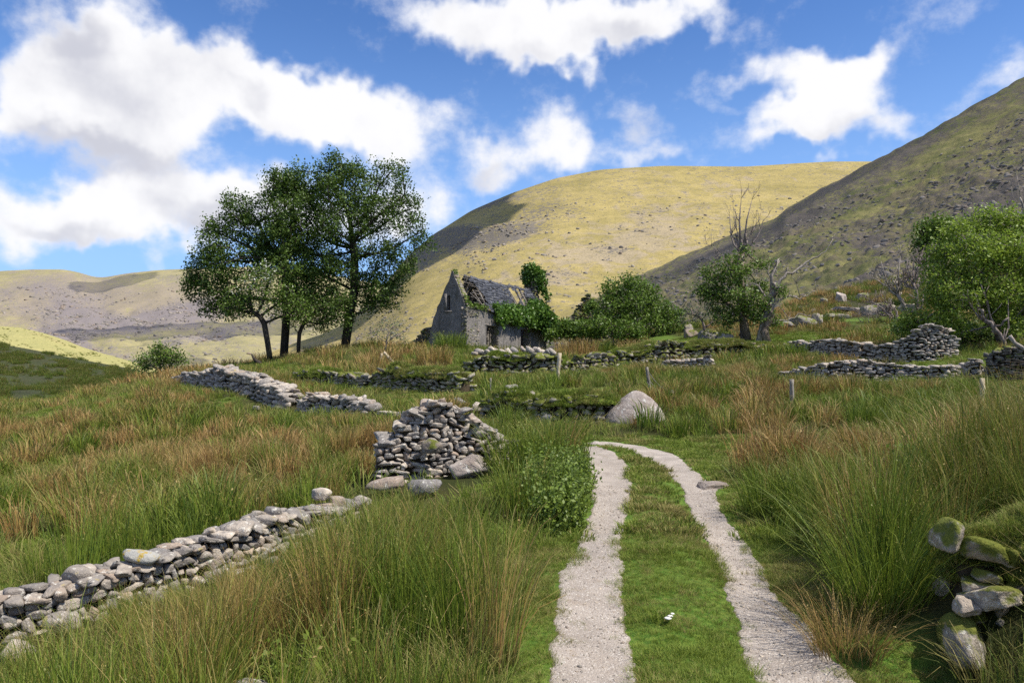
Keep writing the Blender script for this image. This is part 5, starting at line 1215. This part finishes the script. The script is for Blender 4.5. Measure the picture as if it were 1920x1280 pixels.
# short turf
TVn = variants('turf_near', 5, M_grass, 800, n=60, hgt=.042, rad=.06, wid=.0038, lean=1.1, seg=2)
TVf = variants('turf_far', 5, M_grass, 820, n=70, hgt=.06, rad=.12, wid=.011, lean=.9, seg=2)
for k, (d0, d1, sp, coll) in enumerate([(3.6, 8.2, .050, TVn), (8.2, 17, .10, TVf), (17, 50, .24, TVf)]):
    x, y, z, rg_ = field(d0, d1, sp, 900 + k); tm = turf_mask(x, y)
    if k < 2:
        m_ = (x > edge_x(La, np.clip(y, -5, YEND)) - 1.1) & (x < edge_x(Rb, np.clip(y, -5, YEND)) + 1.4) | (k == 1); x, y, z, tm = x[m_], y[m_], z[m_], tm[m_]
    bald = sstep(.18, .42, fbm(x / .35, y / .35, seed=95, oct=3)) * on_track(x, y, 0) * .65
    rt = in_rut(x, y) if k == 0 else (in_rut(x - .10, y) | in_rut(x + .10, y) | in_rut(x, y - .12) | in_rut(x, y + .12))
    keep = (rg_.random(len(x)) < tm * 1.1 - bald) & ~(rt & (rg_.random(len(x)) > (.012 if k == 0 else 0))) & ~excl(x, y, -.05); x, y, z = x[keep], y[keep], z[keep]; n_ = len(x)
    ti = np.clip(.33 + .75 * fbm(x / .9, y / .9, seed=75, oct=4) + rg_.normal(0, .22, n_), 0, 1.0)
    sc_ = np.clip(.8 + .7 * fbm(x / .5, y / .5, seed=77, oct=3) + rg_.normal(0, .2, n_), .4, 2.0) * (1 + (k > 1) * .6)
    scatter('turf', ['short turf of the lane verge and middle strip', 'short turf beside the bend of the lane', 'short turf of the open patches'][k], coll, np.stack([x, y, z - .005], -1), rg_.uniform(0, 6.28, n_), rg_.normal(0, .1, n_), rg_.normal(0, .1, n_), sc_, rg_.integers(0, 5, n_), ti)
# grass on the turf caps of the walls
pts = []; rg_ = np.random.default_rng(77)
for X, Y, Z in CAPS:
    near = Y.mean() < 9; rep = 14 if near else 2
    k = rg_.integers(0, X.size, X.size * rep); p_ = np.stack([X.ravel()[k], Y.ravel()[k], Z.ravel()[k]], -1) + rg_.normal(0, .025, (len(k), 3)) * (1, 1, 0)
    pts.append((p_, near))
for nm in (True, False):
    p_ = np.concatenate([q for q, n_ in pts if n_ == nm]); n_ = len(p_); coll = TVn if nm else TVf
    scatter('turf', 'grass growing on the right foreground wall' if nm else 'grass growing on the turf topped walls', coll, p_, rg_.uniform(0, 6.28, n_), rg_.normal(0, .25, n_), rg_.normal(0, .25, n_), rg_.uniform(.6, 1.5, n_), rg_.integers(0, 5, n_), np.clip(.3 + .6 * fbm(p_[:, 0] / .7, p_[:, 1] / .7, seed=76), 0, 1))
# single tussocks one can point to
TUS = 'rush tussocks one can tell apart'
def tussock(label, px, d, hgt, rad, tint, seed, n=260, wid=.012, lean=.4, curl=1.7):
    rg_ = np.random.default_rng(seed); b = G(px, d); V, Q, tt, rv = blade_mesh(n, hgt, rad, wid, lean, rg_, 5, .3, curl, .08)
    o = mk('rush_tussock', V, Q, attrs={'t': tt, 'r': rv, 'tint': np.full(len(V), tint)}, mat=M_rush); o.location = b - np.array([0, 0, .04]); tag(o, label, 'rush tussock', TUS)
tussock('fresh bright green rush tussock at the foot of the cottage gable', 845, 45.5, 1.15, .95, -.2, 1, 420, .035)
tussock('large orange brown rush tussock in front of the ivy right of the cottage', 1082, 42, 1.15, 1.15, .9, 2, 520, .035)
tussock('green rush tussock between two brown ones right of the cottage', 1135, 43, 1.05, .55, .1, 3, 300, .033)
tussock('wide buff rush tussock in front of the dark bush', 1195, 42, 1.0, 1.0, .8, 4, 480, .034)
tussock('brown rush tussock below the two leaning posts', 702, 34, 1.1, .8, .72, 5, 400, .03)
tussock('brown rush tussock on the turf left of the cottage doors', 815, 38, 1.1, .9, .75, 6, 420, .032)
tussock('dense green rush tussock at the right verge of the lane', 1437, 9.2, .72, .28, -.05, 7, 420, .009)
tussock('slender green rush tussock just right of the dense verge tussock', 1480, 8.9, .62, .18, .0, 8, 200, .008)
tussock('big sprawling dark green rush tussock beside the right foreground wall', 1655, 5.75, .98, .3, .05, 9, 560, .0068, .75, 1.4)
tussock('low rusty dead rush tussock beside the right wheel track', 1590, 5.35, .42, .24, .85, 10, 300, .006, 1.0, 1.3)
tussock('tall straw coloured rush tussock on the bank at the right edge', 1865, 7.3, 1.0, .42, .62, 11, 420, .008, .5)
tussock('green rush tussock at the left edge of the lane where it bends', 1050, 13.2, .95, .5, .08, 12, 420, .012)
tussock('green rush tussock behind the nettles, nearest the tall stone heap', 965, 11.6, .85, .4, .1, 15, 420, .011)
tussock('tall green rush tussock directly behind the nettle patch', 1015, 11.5, .9, .42, .05, 16, 460, .011)
tussock('yellow green rush tussock to the left of the nettle patch', 975, 9.2, .8, .32, .15, 17, 420, .009)
tussock('short dark green grass tuft growing in the middle strip beside the white scrap', 1240, 5.85, .15, .07, -.1, 13, 90, .006)
tussock('faint green tuft in the middle strip up the lane', 1215, 7.9, .12, .1, -.1, 14, 90, .006)
# loose gravel on the wheel tracks
gc = bpy.data.collections.new('pebbles')
for k in range(4):
    W, Fc = ROCKS[1][k]; o = mk('pebble', W * (1, .8, .55), Tr=Fc, attrs={'rnd': np.full(len(W), k / 3)}, mat=M_stone, link=False); gc.objects.link(o)
for XY, Z, lab in ((RLXY, RLZ, 'left'), (RRXY, RRZ, 'right')):
    rg_ = np.random.default_rng(5 + len(lab)); sel = (XY[:, 8, 1] > 3.8) & (XY[:, 8, 1] < 11); idx = np.where(sel)[0]; n_ = 5200
    i_ = rg_.choice(idx[:-1], n_); f1 = rg_.random(n_)[:, None]; s_ = rg_.beta(.7, .7, n_) * 14.9; j_ = np.minimum(s_.astype(int), 14); f2 = (s_ - j_)[:, None]
    q = (XY[i_, j_] * (1 - f1) + XY[i_ + 1, j_] * f1) * (1 - f2) + (XY[i_, j_ + 1] * (1 - f1) + XY[i_ + 1, j_ + 1] * f1) * f2
    zz = (Z[i_, j_] * (1 - f2[:, 0]) + Z[i_, j_ + 1] * f2[:, 0])
    scatter('gravel', 'loose gravel lying on the %s wheel track' % lab, gc, np.c_[q, zz + .001], rg_.uniform(0, 6.28, n_), rg_.normal(0, .3, n_), rg_.normal(0, .3, n_), np.minimum(.0032 + rg_.exponential(.0034, n_), .03), rg_.integers(0, 4, n_), np.zeros(n_))

# scree and outcrops lying on the far slopes
sc_ = bpy.data.collections.new('scree rocks'); M_scree = material('scree rock', stone_fn(0, .75), .95, .1)
for k in range(5):
    W, Fc = ROCKS[2][k + 4]; o = mk('scree rock', W * (1, .8, .55), Tr=Fc, attrs={'rnd': np.full(len(W), k / 5)}, mat=M_scree, link=False); sc_.objects.link(o)
for nm, n_, smin, smax, base_, lab in (('rocky_mountain', 10000, .3, 2.0, .35, 'grey rocks and outcrops on the steep right mountainside'), ('golden_mountain', 3600, .6, 3.6, .02, 'rocks on the golden mountain'), ('far_hills', 4000, 1.5, 8, .05, 'dark rocks on the far left hills')):
    V, PXX, PYY, cr = SLOPES[nm]; rg_ = np.random.default_rng(len(nm)); m_, q_ = V.shape[:2]
    w_ = np.clip(cr[:-1, :-1], 0, None) ** 1.5 + base_; w_ = w_ * np.clip(fbm(PXX[:-1, :-1] / 18, PYY[:-1, :-1] / 7, seed=17) + .25, .01, None) * (PXX[:-1, :-1] > -60) * (PXX[:-1, :-1] < 2000) * (np.arange(m_ - 1)[:, None] < (m_ - 14) * .93)
    d_ = V[:-1, :-1, 1]; w_ = w_ * d_ ** 1.0; w_ = (w_ / w_.sum()).ravel(); c_ = rg_.choice(len(w_), n_, p=w_); i_, j_ = c_ // (q_ - 1), c_ % (q_ - 1); f1, f2 = rg_.random((n_, 1)), rg_.random((n_, 1))
    p_ = (V[i_, j_] * (1 - f1) + V[i_ + 1, j_] * f1) * (1 - f2) + (V[i_, j_ + 1] * (1 - f1) + V[i_ + 1, j_ + 1] * f1) * f2
    s_ = smin + (smax - smin) * rg_.random(n_) ** 4
    scatter('scree', lab, sc_, p_, rg_.uniform(0, 6.28, n_), rg_.normal(0, .3, n_), rg_.normal(0, .3, n_), s_, rg_.integers(0, 5, n_), np.zeros(n_))

for nm, n_, lab in (('lower_hill', 5000, 'tussocks of the dark lower hillside'), ('valley_slope', 2500, 'tussocks of the sunlit valley slope')):
    V, PXX, PYY, cr = SLOPES[nm]; rg_ = np.random.default_rng(len(nm)); m_, q_ = V.shape[:2]; w_ = np.clip(fbm(PXX[:-1, :-1] / 30, PYY[:-1, :-1] / 8, seed=27) + .12, .01, None) * V[:-1, :-1, 1] * (PXX[:-1, :-1] > -80) * (PXX[:-1, :-1] < 330)
    w_ = (w_ / w_.sum()).ravel(); c_ = rg_.choice(len(w_), n_, p=w_); i_, j_ = c_ // (q_ - 1), c_ % (q_ - 1); f1 = rg_.random((n_, 1)); p_ = V[i_, j_] * (1 - f1) + V[i_ + 1, j_ + 1] * f1
    scatter('hill_tussocks', lab, RV[3][3], p_, rg_.uniform(0, 6.28, n_), rg_.normal(0, .1, n_), rg_.normal(0, .1, n_), rg_.uniform(.8, 3.0, n_), rg_.integers(0, 5, n_), rg_.uniform(0, .5, n_))

# ------------------------------------------------------------------ camera, sun, sky
cam = bpy.data.cameras.new('camera'); co = bpy.data.objects.new('camera', cam); COL.objects.link(co)
cam.sensor_width = 36; cam.lens = 36 * F / 1920; cam.clip_start = .05; cam.clip_end = 20000
co.location = (0, 0, HC); co.rotation_euler = (R(90) + PHI, 0, 0); SC.camera = co
SUN = np.array([.50, -.22, .84]); SUN /= np.linalg.norm(SUN)
sl = bpy.data.lights.new('sun', 'SUN'); sl.energy = 5.0; sl.angle = R(.55); sl.color = (1, .94, .83)
so = bpy.data.objects.new('sun', sl); COL.objects.link(so); so.location = (40, -30, 120)
so.rotation_euler = Vector(SUN).to_track_quat('Z', 'Y').to_euler()
w = bpy.data.worlds.new('World'); SC.world = w; w.use_nodes = True
t = NT(w.node_tree); bg = t.n['Background']
sky = t.new('ShaderNodeTexSky', sky_type='NISHITA'); sky.sun_disc = False
sky.sun_elevation = math.asin(SUN[2]); sky.sun_rotation = math.atan2(SUN[0], SUN[1])
sky.air_density = 1.0; sky.dust_density = .2; sky.ozone_density = 3.0
dirv = t.new('ShaderNodeTexCoord').outputs['Generated']
dn = t.vm('NORMALIZE', dirv)
sx = t.new('ShaderNodeSeparateXYZ'); t.l.new(dn, sx.inputs[0])
az = t.m('ARCTAN2', sx.outputs[0], sx.outputs[1]); el = t.m('ARCSINE', sx.outputs[2])
cmb = t.new('ShaderNodeCombineXYZ'); t.l.new(az, cmb.inputs[0]); t.l.new(el, cmb.inputs[1]); base = cmb.outputs[0]
# large soft warp so cloud edges billow
wn = t.noise(base, 9, 3, .6, col=True, dim='2D')
warp = t.vm('SCALE', t.vm('SUBTRACT', wn, (.5, .5, .5)), scale=.085)
wn2 = t.noise(base, 38, 2, .6, col=True, dim='2D')
warp2 = t.vm('SCALE', t.vm('SUBTRACT', wn2, (.5, .5, .5)), scale=.02)
cv = t.vm('ADD', t.vm('ADD', base, warp), warp2)
def azel(px, py):
    p = P(px, py, 1.0) - np.array([0, 0, HC]); p = p / np.linalg.norm(p)
    return math.atan2(p[0], p[1]), math.asin(p[2])
def blobs(lst, vec):
    acc = None
    for (px, py, rx, ry, rot, wt) in lst:
        a, e = azel(px, py); a1, _ = azel(px + 1, py); _, e1 = azel(px, py - 1)
        mp = t.new('ShaderNodeMapping', vector_type='TEXTURE'); t.l.new(vec, mp.inputs[0])
        mp.inputs['Location'].default_value = (a, e, 0); mp.inputs['Rotation'].default_value = (0, 0, R(rot))
        mp.inputs['Scale'].default_value = (rx * 1.12 * abs(a1 - a), ry * 1.12 * abs(e1 - e), 1)
        ln = t.vm('LENGTH', mp.outputs[0]); f = t.m('MULTIPLY', t.mr(ln, 1.25, .15), wt)
        acc = f if acc is None else t.m('ADD', acc, f)
    return acc
CL = [(150,60,130,90,0,.8),(90,150,110,110,0,.9),(230,130,150,90,0,.95),(330,160,160,90,0,.9),(180,230,190,90,0,.9),(300,260,120,80,0,.8),(450,160,150,80,-12,.9),(560,200,150,70,-14,.85),
      (640,220,130,65,-10,.8),(700,250,110,50,-10,.6),(800,225,100,45,-12,.5),(240,20,60,60,0,.3),(30,250,70,60,0,.35),
      (60,400,150,60,0,.9),(200,390,130,65,0,.9),(330,385,160,70,0,.85),(470,370,150,60,0,.75),(560,400,120,60,0,.6),(0,450,100,40,0,.5),(250,440,160,30,0,.35),
      (740,330,110,70,0,.5),(780,400,80,60,0,.55),(700,420,100,60,0,.5),
      (800,10,120,55,-10,.5),(900,30,130,75,-10,.8),(1010,50,150,70,0,.9),(1120,50,130,65,0,.9),(1240,20,140,50,5,.75),(1350,25,70,40,-30,.45),(1100,130,32,45,0,.6),(1000,95,80,30,0,.4),
      (930,290,75,50,10,.65),(1030,250,65,70,-50,.8),(1060,295,70,40,0,.55),(1190,225,80,40,-40,.42),(1200,300,90,22,0,.45),(1150,270,60,30,0,.3),(960,330,120,30,0,.3),
      (1570,150,80,60,0,.8),(1560,190,120,55,0,.8),(1480,225,110,40,8,.75),(1620,225,100,40,-15,.6),(1420,145,120,30,6,.42),(1560,130,150,35,0,.35),(1690,235,50,30,-30,.2),
      (1540,280,28,16,20,.42),(1720,60,170,40,35,.12),(1830,160,60,40,30,.25),(1900,135,40,30,0,.4),(1640,100,200,30,20,.08),(285,480,40,22,0,.32),(1480,250,90,20,0,.3),(1370,200,60,15,-20,.25)]
den = blobs(CL, cv)
w.cycles.sampling_method = 'MANUAL'; w.cycles.sample_map_resolution = 256
n = t.noise(t.scale(base, 1, 1.25, 1), 13, 6, .62, .0, dim='2D'); nf = t.noise(t.scale(base, 1, 1.3, 1), 42, 4, .65, dim='2D')
gen = t.mr(t.noise(base, 1.6, 4, .55, dim='2D'), .42, .66, 0, .75)     # clouds of the rest of the sky, outside the view
front = t.m('MULTIPLY', t.mr(az, -.85, -.68), t.mr(az, .85, .68)); front = t.m('MULTIPLY', front, t.mr(el, .60, .47))
den = t.m('ADD', den, t.m('MULTIPLY', gen, t.m('SUBTRACT', 1, front)))
den = t.m('ADD', den, t.m('MULTIPLY', t.m('SUBTRACT', n, .5), 1.0))
den = t.m('ADD', den, t.m('MULTIPLY', t.m('SUBTRACT', nf, .5), .32))
cover = t.mr(den, .02, .90)
GREY = [(260,300,190,55,0,.5),(140,290,100,50,0,.4),(200,150,200,70,0,.25),(400,400,160,50,0,.45),(480,180,60,30,0,.3),(80,430,200,25,0,.3),(460,430,150,40,0,.35),(1000,100,200,30,0,.2),(1150,60,100,40,0,.35),(930,320,90,25,0,.3),(1190,230,90,40,0,.35),
        (60,30,120,60,0,.3),(1560,240,140,25,0,.25),(150,60,90,50,0,.35)]
gr = blobs(GREY, cv)
shade = t.m('ADD', gr, t.m('MULTIPLY', t.m('SUBTRACT', t.noise(base, 7, 5, .55, dim='2D'), .5), 1.1))
ccol = t.mix(t.mr(shade, -.05, .65), (.80, .795, .80), (.50, .505, .56))
ccol = t.mix(t.mr(den, .3, 1.1), t.mix(.5, ccol, (.62, .67, .80)), ccol)
skyc = t.vm('MULTIPLY', t.vm('SCALE', sky.outputs[0], scale=.1), (.92, 1.0, 1.22))
hs = t.new('ShaderNodeHueSaturation'); hs.inputs['Saturation'].default_value = 1.1; hs.inputs['Value'].default_value = 1.05; t.l.new(skyc, hs.inputs['Color'])
hz = t.mix(t.mr(sx.outputs[2], .0, .46, .9, 0), hs.outputs[0], (.30, .52, .92))
full = t.mix(t.m('MULTIPLY', cover, .97), hz, ccol)
t.l.new(full, bg.inputs[0]); bg.inputs[1].default_value = 1.0
SC.view_settings.view_transform = 'Standard'; SC.view_settings.look = 'None'; SC.view_settings.gamma = 1; SC.view_settings.exposure = .36
SC.cycles.use_denoising = False; SC.render.filter_size = 1.3
SC.cycles.max_bounces = 5; SC.cycles.diffuse_bounces = 2; SC.cycles.glossy_bounces = 1; SC.cycles.transmission_bounces = 3; SC.cycles.transparent_max_bounces = 8
SC.cycles.use_adaptive_sampling = True; SC.cycles.adaptive_threshold = .012
SC.render.use_persistent_data = False

# unseen clouds added out of view to cast cloud shadows on the slopes
M_cloud = material('cloud white', lambda t: (.85, .86, .88), 1.0, 0)
_c = M_cloud.node_tree; _tr = _c.nodes.new('ShaderNodeBsdfTransparent'); _mx = _c.nodes.new('ShaderNodeMixShader'); _mx.inputs[0].default_value = .27
M_thin = M_cloud.copy(); M_thin.node_tree.nodes['Mix Shader'].inputs[0].default_value = .038
_c.links.new(_tr.outputs[0], _mx.inputs[1]); _c.links.new(_c.nodes['Principled BSDF'].outputs[0], _mx.inputs[2]); _c.links.new(_mx.outputs[0], _c.nodes['Material Output'].inputs[0])
def cloud(label, tx, ty, tz, ax, ay, rot, alt, seed, mat_=None):
    V, Fc = ICO[5]; k = (alt - tz) / SUN[2]; c = np.array([tx, ty, tz]) + SUN * k
    n_ = fbm(V[:, 0] * 1.7 + seed, V[:, 1] * 1.7, V[:, 2] * 1.7, seed=seed, oct=5, gain=.6)
    W = V * (1 + .55 * n_)[:, None]; W[:, 2] = np.where(W[:, 2] < 0, W[:, 2] * .25, W[:, 2]); W = W * (ax, ay, min(ax, ay) * .35) @ rotm(0, 0, R(rot)).T
    o = mk('cloud', W, Tr=Fc, mat=mat_ or M_cloud, smooth=True); o.location = c; struct(o, label)
cloud('unseen cloud added to shade the rocky mountain on the right', 330, 400, 110, 330, 175, 12, 800, 1)
for k_ in range(4):  # nested thin shells, added to soften the shadow edge in steps
    cloud('unseen thin cloud layer added to softly shade the left shoulder of the golden mountain', -120, 1165, 260, 50 + 24 * k_, 70 + 24 * k_, 20, 1100 + 60 * k_, 2 + k_, M_thin)
cloud('unseen cloud added to shade the dark lower hill', -190, 260, 12, 190, 105, 10, 700, 3)
cloud('unseen cloud added to shade the middle of the far hills', -860, 1980, 130, 330, 150, 8, 1300, 4)
cloud('small unseen cloud added to shade the foot of the far hills', -790, 1450, 60, 190, 90, -8, 1200, 5)
cloud('small unseen cloud added to shade the saddle of the far hills', -1500, 2800, 380, 110, 160, 0, 1500, 6)
